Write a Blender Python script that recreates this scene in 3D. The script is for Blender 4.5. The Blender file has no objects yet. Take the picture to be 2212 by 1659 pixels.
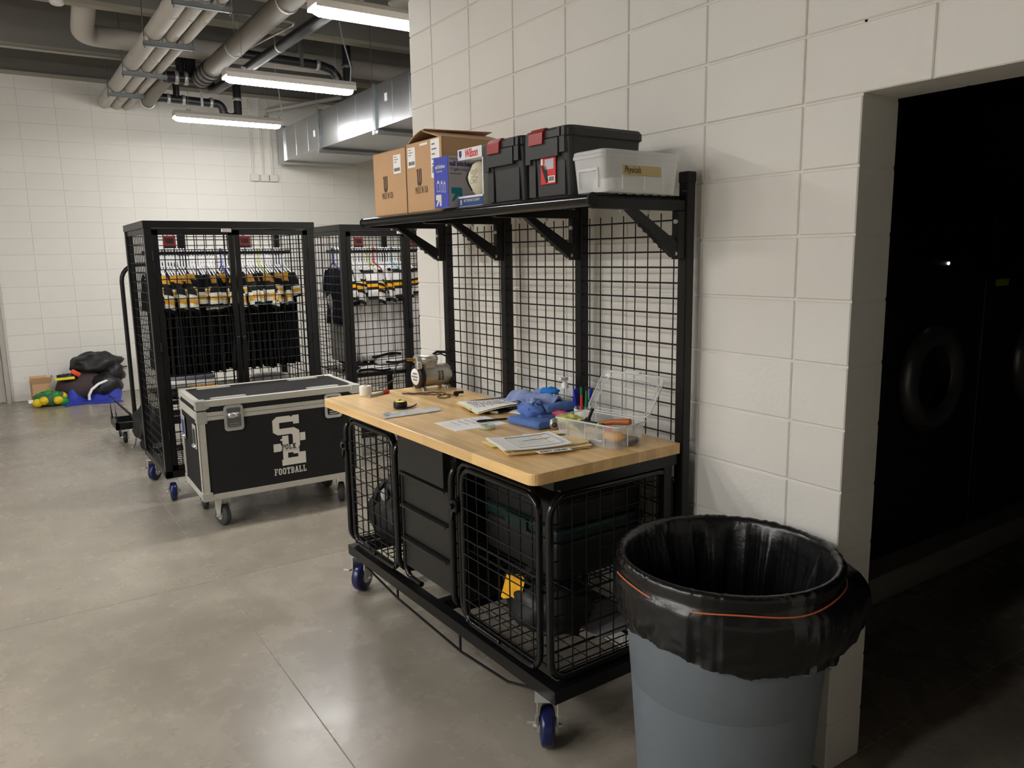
import bpy, bmesh, math, random
from mathutils import Vector, Matrix, noise

# ------------------------------------------------------------------ camera, world, exposure
SC = bpy.context.scene
COL = SC.collection
RND = random.Random(7)
PI = math.pi

cam_d = bpy.data.cameras.new('camera')
cam_d.sensor_fit = 'HORIZONTAL'
cam_d.sensor_width = 36.0
cam_d.lens = 1665.16 / 2212.0 * 36.0
cam_d.clip_start = 0.02
cam = bpy.data.objects.new('camera', cam_d)
COL.objects.link(cam)
YAW, PITCH, ROLL = 0.588417426, -0.165105249, -0.0165793663
f_ = Vector((math.sin(YAW) * math.cos(PITCH), math.cos(YAW) * math.cos(PITCH), math.sin(PITCH)))
r_ = Vector((math.cos(YAW), -math.sin(YAW), 0))
u_ = r_.cross(f_)
r2 = r_ * math.cos(ROLL) + u_ * math.sin(ROLL)
u2 = -r_ * math.sin(ROLL) + u_ * math.cos(ROLL)
M = Matrix((r2, u2, -f_)).transposed().to_4x4()
M.translation = Vector((-2.1843, -1.5921, 1.7578))
cam.matrix_world = M
SC.camera = cam

world = bpy.data.worlds.new('world')
SC.world = world
world.use_nodes = True
world.node_tree.nodes['Background'].inputs[0].default_value = (0.9, 0.95, 1.0, 1)
world.node_tree.nodes['Background'].inputs[1].default_value = 0.0

SC.view_settings.view_transform = 'Standard'
SC.view_settings.look = 'None'
SC.view_settings.exposure = 1.42
SC.view_settings.gamma = 1.0
SC.view_settings.use_curve_mapping = False
LIGHT = 30.0          # emission of the tube-light diffusers
LIGHT_ROWS = [(0.39, (3.65, 5.96, 8.28)), (-2.55, (3.65,)), (-5.4, (-.95, .20, 1.35, 2.50, 3.65)), (-8.2, (-.95, .20, 1.35, 2.50, 3.65))]  # the two leftmost rows are unseen, added to brighten the near wall

# ------------------------------------------------------------------ materials
def s2l(c):
    return tuple((x / 12.92 if x <= 0.04045 else ((x + 0.055) / 1.055) ** 2.4) for x in c)

MATS = {}
def mat(name, rgb, rough=0.5, metal=0.0, var=0.0, vscale=6.0, bump=0.0, bscale=60.0, spec=0.5,
        trans=0.0, alpha=1.0, emit=None, rand=0.0, rvar=0.0, coat=0.0, ior=1.45, stretch=None):
    """rgb is sRGB 0..1; var/rand lighten-darken by noise / per object."""
    m = bpy.data.materials.new(name)
    m.use_nodes = True
    nt = m.node_tree
    b = nt.nodes['Principled BSDF']
    col = s2l(rgb)
    b.inputs['Base Color'].default_value = (*col, 1)
    b.inputs['Roughness'].default_value = rough
    b.inputs['Metallic'].default_value = metal
    b.inputs['Specular IOR Level'].default_value = spec
    b.inputs['Transmission Weight'].default_value = trans
    b.inputs['Alpha'].default_value = alpha
    b.inputs['IOR'].default_value = ior
    if coat:
        b.inputs['Coat Weight'].default_value = coat
        b.inputs['Coat Roughness'].default_value = 0.1
    L = nt.links.new
    N = nt.nodes.new
    if var or bump or rvar:
        tc = N('ShaderNodeTexCoord')
        vec = tc.outputs['Object']
        if stretch:
            mp = N('ShaderNodeMapping')
            mp.inputs['Scale'].default_value = stretch
            L(vec, mp.inputs['Vector'])
            vec = mp.outputs['Vector']
    last = None
    if var:
        n = N('ShaderNodeTexNoise')
        n.inputs['Scale'].default_value = vscale
        n.inputs['Detail'].default_value = 5
        L(vec, n.inputs['Vector'])
        mx = N('ShaderNodeMix'); mx.data_type = 'RGBA'
        mx.inputs['A'].default_value = (*[c * (1 - var) for c in col], 1)
        mx.inputs['B'].default_value = (*[min(1, c * (1 + var)) for c in col], 1)
        L(n.outputs['Fac'], mx.inputs['Factor'])
        last = mx.outputs['Result']
    if rand:
        oi = N('ShaderNodeObjectInfo')
        hs = N('ShaderNodeHueSaturation')
        mr = N('ShaderNodeMapRange')
        mr.inputs['To Min'].default_value = 1 - rand
        mr.inputs['To Max'].default_value = 1 + rand
        L(oi.outputs['Random'], mr.inputs['Value'])
        L(mr.outputs['Result'], hs.inputs['Value'])
        if last: L(last, hs.inputs['Color'])
        else: hs.inputs['Color'].default_value = (*col, 1)
        last = hs.outputs['Color']
    if last:
        L(last, b.inputs['Base Color'])
    if rvar:
        n = N('ShaderNodeTexNoise')
        n.inputs['Scale'].default_value = vscale * 1.7
        n.inputs['Detail'].default_value = 4
        L(vec, n.inputs['Vector'])
        mr = N('ShaderNodeMapRange')
        mr.inputs['From Min'].default_value = 0.3
        mr.inputs['From Max'].default_value = 0.7
        mr.inputs['To Min'].default_value = max(0.02, rough - rvar)
        mr.inputs['To Max'].default_value = min(1, rough + rvar)
        L(n.outputs['Fac'], mr.inputs['Value'])
        L(mr.outputs['Result'], b.inputs['Roughness'])
    if bump:
        n = N('ShaderNodeTexNoise')
        n.inputs['Scale'].default_value = bscale
        n.inputs['Detail'].default_value = 4
        L(vec, n.inputs['Vector'])
        bp = N('ShaderNodeBump')
        bp.inputs['Strength'].default_value = bump
        bp.inputs['Distance'].default_value = 0.004
        L(n.outputs['Fac'], bp.inputs['Height'])
        L(bp.outputs['Normal'], b.inputs['Normal'])
    if emit:
        b.inputs['Emission Color'].default_value = (*emit[0], 1)
        b.inputs['Emission Strength'].default_value = emit[1]
    MATS[name] = m
    return m

mat('block_paint', (.895, .885, .858), .62, var=.025, vscale=3, bump=.30, bscale=55, rand=.012)
mat('mortar', (.885, .873, .845), .7, bump=.25, bscale=80)
mat('plain_wall', (.88, .86, .82), .7, var=.03, bump=.15)
mat('ceiling_grey', (.47, .46, .44), .8, var=.08, vscale=1.5, bump=.1, bscale=20)
mat('beam_grey', (.50, .49, .47), .8, var=.08, vscale=1.2, bump=.1, bscale=20)
mat('beam_edge', (.64, .62, .57), .75, var=.05)
mat('door_paint', (.70, .68, .65), .5, var=.02)
mat('steel_dull', (.58, .57, .54), .4, metal=.7)
mat('black', (.06, .06, .063), .32, var=.1, vscale=20, spec=.42)
mat('black_gloss', (.07, .07, .072), .16, spec=.5)
mat('black_matte', (.055, .055, .058), .6, var=.1)
mat('wire_black', (.045, .045, .048), .42, spec=.35)
mat('drawer_black', (.115, .117, .112), .38, var=.05, vscale=40)
mat('chrome', (.88, .88, .88), .25, metal=.8)
mat('zinc', (.80, .80, .78), .38, metal=.6, var=.08, vscale=30)
mat('galv', (.75, .76, .77), .28, metal=1, var=.03, vscale=5)
mat('galv_bracket', (.46, .48, .49), .45, metal=.7, var=.1)
mat('alu', (.77, .76, .72), .42, metal=.2, var=.08, vscale=25, rvar=.08)
mat('alu_bright', (.84, .84, .82), .3, metal=.4)
mat('laminate', (.15, .148, .148), .75, spec=.25, var=.12, vscale=4, bump=.05, bscale=300)
mat('print_white', (.88, .87, .83), .6)
mat('print_dark', (.13, .13, .14), .7)
mat('insul', (.76, .74, .71), .55, var=.04, vscale=4, bump=.08, bscale=12)
mat('pipe_grey', (.50, .475, .435), .5, var=.05, vscale=5)
mat('iron', (.15, .155, .175), .32, var=.1, vscale=10)
mat('conduit', (.70, .69, .66), .4, metal=.3)
mat('fixture', (.80, .78, .75), .5)
mat('diffuser', (1, 1, 1), .4, emit=((1.0, .985, .965), LIGHT))
mat('caster_blue', (.10, .12, .30), .22, var=.12, vscale=15)
mat('rubber_grey', (.24, .24, .235), .6, var=.1)
mat('rubber_black', (.10, .10, .10), .65)
mat('wood', (.915, .755, .52), .27, var=.26, vscale=9, rand=.15, stretch=(3, .35, 3), bump=.03, bscale=90)
mat('wood_core', (.62, .45, .26), .5)
mat('cardboard', (.79, .635, .475), .75, var=.04, vscale=8)
mat('cardboard_in', (.60, .45, .32), .8)
mat('ink_brown', (.33, .27, .23), .8)
mat('paper', (.975, .97, .96), .65)
mat('paper_yellow', (.96, .92, .68), .65)
mat('manila', (.93, .83, .62), .65)
mat('ink_grey', (.45, .45, .47), .7)
mat('ink_blue', (.20, .20, .50), .6)
mat('box_blue', (.26, .30, .72), .5)
mat('box_grey', (.76, .74, .77), .55)
mat('box_white', (.92, .92, .93), .5)
mat('box_navy', (.14, .28, .52), .5)
mat('teal', (.10, .56, .62), .5)
mat('red', (.80, .20, .20), .4)
mat('wilson_red', (.85, .14, .22), .5)
mat('latch_red', (.62, .16, .16), .35)
mat('label_red', (.86, .20, .18), .45)
mat('sign_red', (.42, .12, .12), .5)
mat('tote', (.21, .21, .21), .45, var=.05, bump=.05, bscale=300)
mat('football_cream', (.93, .90, .80), .5)
mat('clear', (.93, .94, .94), .22, trans=.0, alpha=.30, spec=.6)
mat('clear_lid', (.93, .94, .93), .12, alpha=.20, spec=.9)
mat('clear_rim', (.93, .94, .93), .2, alpha=.55, spec=.8)
mat('clear_bottle', (.93, .95, .95), .08, alpha=.25, spec=.9)
mat('milky', (.985, .99, .99), .35, alpha=.55, spec=.6)
mat('masking', (.86, .78, .58), .7, alpha=.85)
mat('pump_white', (.95, .95, .94), .35)
mat('towel_blue', (.36, .48, .74), .95, var=.22, vscale=30, bump=1.0, bscale=60)
mat('towel_light', (.56, .62, .80), .95, var=.15, vscale=30, bump=1.0, bscale=60)
mat('cloth_cyan', (.14, .50, .86), .9)
mat('cloth_yellow', (.86, .86, .30), .85, var=.1)
mat('cloth_pink', (.84, .36, .46), .9)
mat('tape_white', (.94, .93, .89), .8)
mat('clear_tape', (.86, .89, .80), .2, alpha=.5)
mat('pen_blue', (.10, .16, .72), .35)
mat('pen_green', (.06, .46, .30), .35)
mat('pen_black', (.09, .09, .10), .4)
mat('pen_grey', (.66, .67, .67), .4)
mat('yellow', (.93, .86, .22), .45)
mat('gold', (.88, .62, .16), .85)
mat('gold_bag', (.94, .68, .10), .8)
mat('cast_alu', (.74, .73, .70), .38, metal=.75, var=.06)
mat('cast_bright', (.83, .82, .79), .3, metal=.8)
mat('brass', (.72, .56, .26), .35, metal=.9)
mat('jersey_black', (.075, .075, .085), .9, var=.15, vscale=30)
mat('jersey_white', (.88, .87, .86), .85, var=.04, vscale=10)
mat('jersey_navy', (.10, .12, .19), .9)
mat('stripe_white', (.90, .90, .84), .85)
mat('stripe_gold', (.85, .63, .22), .85)
mat('stripe_gold_bright', (.93, .67, .08), .85)
mat('stripe_black', (.09, .085, .09), .85)
mat('hang_white', (.92, .92, .93), .4)
mat('hang_blue', (.16, .26, .60), .4)
mat('hang_red', (.74, .14, .26), .4)
mat('hang_orange', (.76, .36, .22), .4)
mat('hang_cyan', (.40, .70, .82), .4)
mat('hang_lime', (.80, .84, .44), .4)
mat('can_grey', (.44, .47, .50), .5, var=.05, vscale=5, bump=.04, bscale=200)
mat('liner', (.058, .058, .062), .26, spec=.6, bump=.5, bscale=30)
mat('drawstring', (.78, .42, .25), .4)
mat('bag_black', (.12, .12, .125), .45, var=.25, vscale=12, bump=.4, bscale=20)
mat('bag_plum', (.27, .215, .225), .85, var=.15, vscale=8, bump=.4, bscale=30)
mat('tarp_blue', (.16, .22, .62), .6, var=.2, vscale=9, bump=.5, bscale=18)
mat('ball_yellow', (.88, .76, .10), .5)
mat('ball_green', (.12, .55, .20), .5)
mat('net_green', (.22, .38, .26), .6)
mat('orange_tool', (.93, .32, .18), .45)
mat('wood_handle', (.66, .36, .16), .4, var=.2, vscale=20)
mat('green_case', (.03, .15, .13), .5)
mat('washer_dark', (.125, .125, .13), .35)
mat('washer_panel', (.09, .09, .095), .3)
mat('washer_ring', (.53, .53, .54), .32, metal=.6)
mat('washer_glass', (.05, .05, .055), .06, spec=.9)
mat('sticky', (.80, .84, .16), .6)
mat('led', (1, 1, 1), .3, emit=((1, 1, 1), 3.0))
mat('pad_grey', (.66, .65, .62), .7, var=.08)
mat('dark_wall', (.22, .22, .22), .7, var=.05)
mat('sprinkler', (.86, .85, .83), .4)
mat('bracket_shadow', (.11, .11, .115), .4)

# polished concrete
def concrete():
    m = bpy.data.materials.new('polished_concrete')
    m.use_nodes = True
    nt = m.node_tree; b = nt.nodes['Principled BSDF']
    N = nt.nodes.new; L = nt.links.new
    tc = N('ShaderNodeTexCoord')
    n1 = N('ShaderNodeTexNoise'); n1.inputs['Scale'].default_value = 1.1; n1.inputs['Detail'].default_value = 4; n1.inputs['Roughness'].default_value = .5; n1.inputs['Distortion'].default_value = .3
    n2 = N('ShaderNodeTexNoise'); n2.inputs['Scale'].default_value = 5.0; n2.inputs['Detail'].default_value = 8; n2.inputs['Roughness'].default_value = .6
    n3 = N('ShaderNodeTexNoise'); n3.inputs['Scale'].default_value = 160.0; n3.inputs['Detail'].default_value = 2
    for n in (n1, n2, n3): L(tc.outputs['Object'], n.inputs['Vector'])
    r1 = N('ShaderNodeValToRGB')
    e = r1.color_ramp.elements
    e[0].position = .33; e[0].color = (*s2l((.525, .50, .455)), 1)
    e[1].position = .68; e[1].color = (*s2l((.62, .59, .54)), 1)
    k = r1.color_ramp.elements.new(.5); k.color = (*s2l((.57, .54, .49)), 1)
    L(n1.outputs['Fac'], r1.inputs['Fac'])
    r2 = N('ShaderNodeValToRGB')
    e = r2.color_ramp.elements
    e[0].position = .3; e[0].color = (.92, .92, .93, 1)
    e[1].position = .7; e[1].color = (1.07, 1.06, 1.04, 1)
    L(n2.outputs['Fac'], r2.inputs['Fac'])
    mu = N('ShaderNodeMix'); mu.data_type = 'RGBA'; mu.blend_type = 'MULTIPLY'; mu.inputs['Factor'].default_value = 1
    L(r1.outputs['Color'], mu.inputs['A']); L(r2.outputs['Color'], mu.inputs['B'])
    L(mu.outputs['Result'], b.inputs['Base Color'])
    mr = N('ShaderNodeMapRange'); mr.inputs['From Min'].default_value = .3; mr.inputs['From Max'].default_value = .7
    mr.inputs['To Min'].default_value = .22; mr.inputs['To Max'].default_value = .31
    L(n2.outputs['Fac'], mr.inputs['Value']); L(mr.outputs['Result'], b.inputs['Roughness'])
    bp = N('ShaderNodeBump'); bp.inputs['Strength'].default_value = .05; bp.inputs['Distance'].default_value = .002
    L(n3.outputs['Fac'], bp.inputs['Height']); L(bp.outputs['Normal'], b.inputs['Normal'])
    b.inputs['Specular IOR Level'].default_value = .5
    MATS['concrete'] = m
concrete()

# ------------------------------------------------------------------ mesh helpers
class MB:
    def __init__(s, M=None):
        s.v = []; s.f = []; s.sm = []; s.M = M
    def add(s, verts, faces, smooth=False):
        o = len(s.v)
        if s.M is not None: verts = [s.M @ Vector(v) for v in verts]
        s.v.extend([tuple(v) for v in verts])
        s.f.extend([tuple(i + o for i in f) for f in faces])
        s.sm.extend([smooth] * len(faces))
        return s
    def box(s, p0, p1):
        x0, y0, z0 = [min(a, b) for a, b in zip(p0, p1)]
        x1, y1, z1 = [max(a, b) for a, b in zip(p0, p1)]
        v = [(x0,y0,z0),(x1,y0,z0),(x1,y1,z0),(x0,y1,z0),(x0,y0,z1),(x1,y0,z1),(x1,y1,z1),(x0,y1,z1)]
        return s.add(v, [(0,3,2,1),(4,5,6,7),(0,1,5,4),(1,2,6,5),(2,3,7,6),(3,0,4,7)])
    def cbox(s, c, d):
        return s.box([a - b / 2 for a, b in zip(c, d)], [a + b / 2 for a, b in zip(c, d)])
    def chbox(s, p0, p1, c=.004):
        """box with chamfered edges"""
        bm = bmesh.new()
        x0, y0, z0 = [min(a, b) for a, b in zip(p0, p1)]
        x1, y1, z1 = [max(a, b) for a, b in zip(p0, p1)]
        vs = [bm.verts.new(q) for q in [(x0,y0,z0),(x1,y0,z0),(x1,y1,z0),(x0,y1,z0),(x0,y0,z1),(x1,y0,z1),(x1,y1,z1),(x0,y1,z1)]]
        for f in [(0,3,2,1),(4,5,6,7),(0,1,5,4),(1,2,6,5),(2,3,7,6),(3,0,4,7)]: bm.faces.new([vs[i] for i in f])
        bmesh.ops.bevel(bm, geom=bm.edges[:], offset=c, segments=1, affect='EDGES', profile=.5)
        s.addbm(bm)
        return s
    def rbox(s, p0, p1, r=.02, seg=3, smooth=True):
        bm = bmesh.new()
        x0, y0, z0 = [min(a, b) for a, b in zip(p0, p1)]
        x1, y1, z1 = [max(a, b) for a, b in zip(p0, p1)]
        vs = [bm.verts.new(q) for q in [(x0,y0,z0),(x1,y0,z0),(x1,y1,z0),(x0,y1,z0),(x0,y0,z1),(x1,y0,z1),(x1,y1,z1),(x0,y1,z1)]]
        for f in [(0,3,2,1),(4,5,6,7),(0,1,5,4),(1,2,6,5),(2,3,7,6),(3,0,4,7)]: bm.faces.new([vs[i] for i in f])
        bmesh.ops.bevel(bm, geom=bm.edges[:], offset=r, segments=seg, affect='EDGES', profile=.5)
        s.addbm(bm, smooth)
        return s
    def addbm(s, bm, smooth=False):
        bm.verts.index_update()
        s.add([v.co.copy() for v in bm.verts], [[v.index for v in f.verts] for f in bm.faces], smooth)
        bm.free()
    def cyl(s, a, b, r0, r1=None, n=12, caps=True, smooth=True):
        r1 = r0 if r1 is None else r1
        a = Vector(a); b = Vector(b)
        d = (b - a).normalized()
        t = Vector((0, 0, 1)) if abs(d.z) < .9 else Vector((1, 0, 0))
        e1 = d.cross(t).normalized(); e2 = d.cross(e1)
        vs = []
        for k in range(n):
            w = 2 * PI * k / n
            q = e1 * math.cos(w) + e2 * math.sin(w)
            vs.append(a + q * r0); vs.append(b + q * r1)
        fs = [(2*k, 2*k+1, (2*k+3) % (2*n), (2*k+2) % (2*n)) for k in range(n)]
        s.add(vs, fs, smooth)
        if caps:
            s.add(vs, [tuple(range(0, 2*n, 2))[::-1] if False else tuple(range(0, 2*n, 2)), tuple(range(1, 2*n, 2))[::-1]])
        return s
    def tube(s, pts, r, n=8, closed=False, caps=True, smooth=True, rr=None):
        pts = [Vector(q) for q in pts]
        m = len(pts)
        tang = []
        for i in range(m):
            if closed: d = pts[(i+1) % m] - pts[(i-1) % m]
            else: d = pts[min(i+1, m-1)] - pts[max(i-1, 0)]
            tang.append(d.normalized())
        up = Vector((0, 0, 1)) if abs(tang[0].z) < .9 else Vector((1, 0, 0))
        e = tang[0].cross(up).normalized()
        vs = []
        for i in range(m):
            t = tang[i]
            e = (e - t * e.dot(t))
            if e.length < 1e-6: e = t.orthogonal()
            e.normalize()
            g = t.cross(e)
            ri = rr[i] if rr else r
            for k in range(n):
                w = 2 * PI * k / n + (PI / n)
                vs.append(pts[i] + (e * math.cos(w) + g * math.sin(w)) * ri)
        fs = []
        for i in range(m if closed else m - 1):
            j = (i + 1) % m
            for k in range(n):
                l = (k + 1) % n
                fs.append((i*n+k, i*n+l, j*n+l, j*n+k))
        s.add(vs, fs, smooth)
        if caps and not closed:
            s.add(vs, [tuple(range(n))[::-1], tuple(range((m-1)*n, m*n))])
        return s
    def lathe(s, prof, n=24, c=(0, 0, 0), axis='z', smooth=True, a0=0, a1=2*PI):
        full = abs(a1 - a0 - 2 * PI) < 1e-6
        cols = n if full else n + 1
        vs = []
        for k in range(cols):
            w = a0 + (a1 - a0) * k / n
            for (r, h) in prof:
                x, y = r * math.cos(w), r * math.sin(w)
                if axis == 'z': q = (x, y, h)
                elif axis == 'x': q = (h, x, y)
                else: q = (x, h, y)
                vs.append((q[0] + c[0], q[1] + c[1], q[2] + c[2]))
        m = len(prof)
        fs = []
        for k in range(n):
            l = (k + 1) % cols
            for i in range(m - 1):
                fs.append((k*m+i, l*m+i, l*m+i+1, k*m+i+1))
        return s.add(vs, fs, smooth)
    def prism(s, poly, h0, h1, plane='xy', smooth=False):
        """poly: list of 2D points, extruded from h0 to h1 along the third axis"""
        def P(a, b, h):
            return {'xy': (a, b, h), 'xz': (a, h, b), 'yz': (h, a, b)}[plane]
        n = len(poly)
        vs = [P(a, b, h0) for a, b in poly] + [P(a, b, h1) for a, b in poly]
        fs = [tuple(range(n))[::-1], tuple(range(n, 2*n))]
        fs += [(i, (i+1) % n, n + (i+1) % n, n + i) for i in range(n)]
        return s.add(vs, fs, smooth)
    def sheet(s, fn, nu, nv, th=0.0, smooth=True):
        """parametric sheet fn(u,v)->(x,y,z), u,v in 0..1; th = thickness added downward in z"""
        vs = [fn(i / nu, j / nv) for j in range(nv + 1) for i in range(nu + 1)]
        w = nu + 1
        fs = [(j*w+i, j*w+i+1, (j+1)*w+i+1, (j+1)*w+i) for j in range(nv) for i in range(nu)]
        if th:
            o = len(vs)
            vs += [(x, y, z - th) for x, y, z in vs]
            fs += [(o+j*w+i, o+(j+1)*w+i, o+(j+1)*w+i+1, o+j*w+i+1) for j in range(nv) for i in range(nu)]
            ring = [i for i in range(w)] + [j*w+nu for j in range(1, nv+1)] + [nv*w+i for i in range(nu-1, -1, -1)] + [j*w for j in range(nv-1, 0, -1)]
            s.add(vs, fs, smooth)
            ev = []; ef = []
            for a, b in zip(ring, ring[1:] + ring[:1]):
                q = len(ev); ev += [vs[b], vs[a], vs[o + a], vs[o + b]]; ef.append((q, q+1, q+2, q+3))
            return s.add(ev, ef, False)
        return s.add(vs, fs, smooth)
    def blob(s, c, r, amp=.15, fr=2.0, seed=0, nu=20, nv=12, flat=None, pw=1.0):
        vs = []
        for j in range(nv + 1):
            ph = PI * j / nv
            for i in range(nu):
                th = 2 * PI * i / nu
                d = Vector((math.sin(ph) * math.cos(th), math.sin(ph) * math.sin(th), math.cos(ph)))
                if pw != 1:
                    d = Vector([math.copysign(abs(a) ** pw, a) for a in d])
                k = 1 + amp * noise.noise(d * fr + Vector((seed * 3.1, seed * 1.7, seed)))  + .4 * amp * noise.noise(d * fr * 2.7 + Vector((seed, seed * 2.2, 5)))
                q = Vector((c[0] + d.x * r[0] * k, c[1] + d.y * r[1] * k, c[2] + d.z * r[2] * k))
                if flat is not None and q.z < flat: q.z = flat
                vs.append(q)
        fs = []
        for j in range(nv):
            for i in range(nu):
                k = (i + 1) % nu
                fs.append((j*nu+i, (j+1)*nu+i, (j+1)*nu+k, j*nu+k))
        return s.add(vs, fs, True)
    def mesh(s, name, material):
        me = bpy.data.meshes.new(name)
        me.from_pydata(s.v, [], s.f)
        me.polygons.foreach_set('use_smooth', s.sm)
        if material: me.materials.append(MATS[material])
        me.update()
        return me
    def obj(s, name, material, parent=None, loc=(0, 0, 0), rot=(0, 0, 0)):
        return inst(name, s.mesh(name, material), parent, loc, rot)

def inst(name, me, parent=None, loc=(0, 0, 0), rot=(0, 0, 0)):
    o = bpy.data.objects.new(name, me)
    COL.objects.link(o)
    o.parent = parent
    o.location = loc
    o.rotation_euler = rot
    return o

def tag(o, label, cat, group=None):
    o['label'] = label; o['category'] = cat
    if group: o['group'] = group
    return o

def thing(name, label, cat, loc=(0, 0, 0), rz=0.0, group=None):
    o = bpy.data.objects.new(name, None)
    o.empty_display_size = .05
    COL.objects.link(o)
    o.location = loc; o.rotation_euler = (0, 0, rz)
    return tag(o, label, cat, group)

def struct(o):
    o['kind'] = 'structure'
    return o

def arc(c, r, a0, a1, n=6):
    return [(c[0] + r * math.cos(a0 + (a1 - a0) * k / n), c[1] + r * math.sin(a0 + (a1 - a0) * k / n)) for k in range(n + 1)]

def rrect(x0, y0, x1, y1, r, n=5):
    return (arc((x1 - r, y1 - r), r, 0, PI/2, n) + arc((x0 + r, y1 - r), r, PI/2, PI, n)
            + arc((x0 + r, y0 + r), r, PI, 1.5*PI, n) + arc((x1 - r, y0 + r), r, 1.5*PI, 2*PI, n))

_txt = {}
def text_mesh(body, size, material, depth=.0004, sx=1.0, align='CENTER', shear=0.0, bold=0.0, space=1.0):
    key = (body, size, material, sx, align, shear, bold, space)
    if key in _txt: return _txt[key]
    cu = bpy.data.curves.new('text', 'FONT')
    cu.body = body; cu.size = size; cu.align_x = align; cu.align_y = 'CENTER'
    cu.extrude = depth; cu.shear = shear; cu.offset = bold; cu.resolution_u = 3
    cu.space_character = space
    o = bpy.data.objects.new('text', cu)
    COL.objects.link(o)
    bpy.context.view_layer.update()
    dg = bpy.context.evaluated_depsgraph_get()
    me = bpy.data.meshes.new_from_object(o.evaluated_get(dg))
    bpy.data.objects.remove(o); bpy.data.curves.remove(cu)
    for v in me.vertices: v.co.x *= sx
    me.materials.clear(); me.materials.append(MATS[material])
    _txt[key] = me
    return me

# orientation (euler) that puts text (drawn in local XY, facing +Z) on a face
FACE_NX = (PI/2, 0, -PI/2)      # readable by a viewer looking along +x
FACE_NY = (PI/2, 0, 0)          # readable by a viewer looking along +y
FACE_UP = (0, 0, 0)

def wires(mb, org, U, V, nu, nv, r=.003, lu=None, lv=None, ends=True, n=4):
    """welded wire grid: nu wires spread along U (each running along V) and nv wires along V"""
    org = Vector(org); U = Vector(U); V = Vector(V)
    nrm = U.cross(V).normalized() * r
    for i in range(nu):
        t = (i + .5) / nu if not ends else i / max(1, nu - 1)
        a = org + U * t
        mb.cyl(a + nrm, a + V + nrm, r, n=n, caps=False)
    for j in range(nv):
        t = (j + .5) / nv if not ends else j / max(1, nv - 1)
        a = org + V * t
        mb.cyl(a - nrm, a + U - nrm, r, n=n, caps=False)
    return mb
# ------------------------------------------------------------------ the room shell
BW, BH = .4064, .2032
H0 = 2.21
CEIL = 4.72

# floor: base slab plus separate poured bays with sawn joints between them
fl = MB().box((-10, -8.0, -.2), (4.5, 10.6, -.003)).obj('floor', 'mortar')
struct(fl)
fl.data.materials[0] = MATS['pad_grey']
xs = [-10, -4.3, -1.305, .10, 4.5]
for i in range(3):
    ys = [-8.0, -.9, 2.71, 6.4, 10.6]
    for j in range(4):
        MB().chbox((xs[i] + .0012, ys[j] + .0012, -.06), (xs[i+1] - .0012, ys[j+1] - .0012, 0), .0016).obj('floor_slab', 'concrete', fl)
for (y0, y1) in ((-8.0, -.2), (-.2, 2.75), (2.75, 6.4), (6.4, 10.6)):
    MB().chbox((.102, y0 + .002, -.06), (4.5, y1 - .002, 0), .0022).obj('floor_slab', 'concrete', fl)

# right wall: stack-bonded painted block, ending at an outside corner at y = 2.71
T = .1937
wr = MB()
wr.box((.006, -.199, 0), (T - .006, 2.704, CEIL))            # far side of doorway
wr.box((.006, -1.30, H0 + .004), (T - .006, -.19, CEIL))     # above the doorway
wr.box((0, -8.0, 0), (T, -1.30, CEIL))                       # near side, out of frame
wr.box((0, -1.30, H0 + 6*BH), (T, 2.71, CEIL))
wall_r = struct(wr.obj('wall_right', 'mortar'))
_blk = {}
def block(parent, x, y, z, sx, sy, sz, g=.0035):
    k = (round(sx, 4), round(sy, 4), round(sz, 4))
    if k not in _blk:
        _blk[k] = MB().chbox((g if sx > .3 else 0, g if sy > .2 else 0, g), (sx - (g if sx > .3 else 0), sy - (g if sy > .2 else 0), sz - g), .0035).mesh('block', 'block_paint')
    inst('block', _blk[k], parent, (x, y, z))
rows = [(0.0, H0 - 10*BH)] + [(H0 + r*BH, H0 + (r+1)*BH) for r in range(-10, 6)]
for (z0, z1) in rows:
    dj = RND.uniform(-.0006, .0006)
    if z0 < H0 - .01: block(wall_r, dj, -BW/2, z0, T, BW/2, z1 - z0)
    for c in range(6):
        block(wall_r, RND.uniform(-.0009, .0009), c*BW, z0, T, BW, z1 - z0)
    block(wall_r, 0, 6*BW, z0, T, 2.71 - 6*BW, z1 - z0)
    if z0 > H0 - .01:
        for c in (-1, -2, -3):
            block(wall_r, RND.uniform(-.0009, .0009), c*BW, z0, T, BW, z1 - z0)
# return wall behind the corner
struct(MB().box((T - .006, 2.50, 0), (4.5, 2.704, CEIL)).obj('wall_return', 'plain_wall'))

# far wall
YF = 10.1
FX0, FZ0 = -.466, .038
wf = MB()
ix0, ix1 = -5, 8
wx0, wx1 = FX0 + ix0*BW, FX0 + ix1*BW
wf.box((-10, YF + .006, 0), (4.5, YF + .2, 4.08))
wf.box((wx1, YF, 0), (4.5, YF + .1, 4.08))
wf.box((-10, YF, 2.3), (wx0, YF + .1, 4.08))
wf.box((-10, YF, 0), (-3.5, YF + .1, 2.3))
wall_f = struct(wf.obj('wall_far', 'mortar'))
zz = [0, FZ0 + BH*1] + [FZ0 + BH*k for k in range(2, 20)] + [4.08]
_fb = {}
for a, b in zip(zz[:-1], zz[1:]):
    for i in range(ix0, ix1):
        x0, x1 = FX0 + i*BW, FX0 + (i+1)*BW
        if x1 < -2.12 and a < 2.2: continue
        if x0 < -2.12 and a < 2.2: x0 = -2.12
        k = (round(x1 - x0, 3), round(b - a, 3))
        if k not in _fb:
            _fb[k] = MB().chbox((.0018, 0, .0018), (k[0] - .0018, .1, k[1] - .0018), .003).mesh('block', 'block_paint')
        inst('block', _fb[k], wall_f, (x0, YF + RND.uniform(-.001, .001), a))
struct(MB().box((-10, YF - .03, 4.055), (4.5, YF + .2, 4.10)).obj('trim_1', 'beam_edge'))
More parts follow.
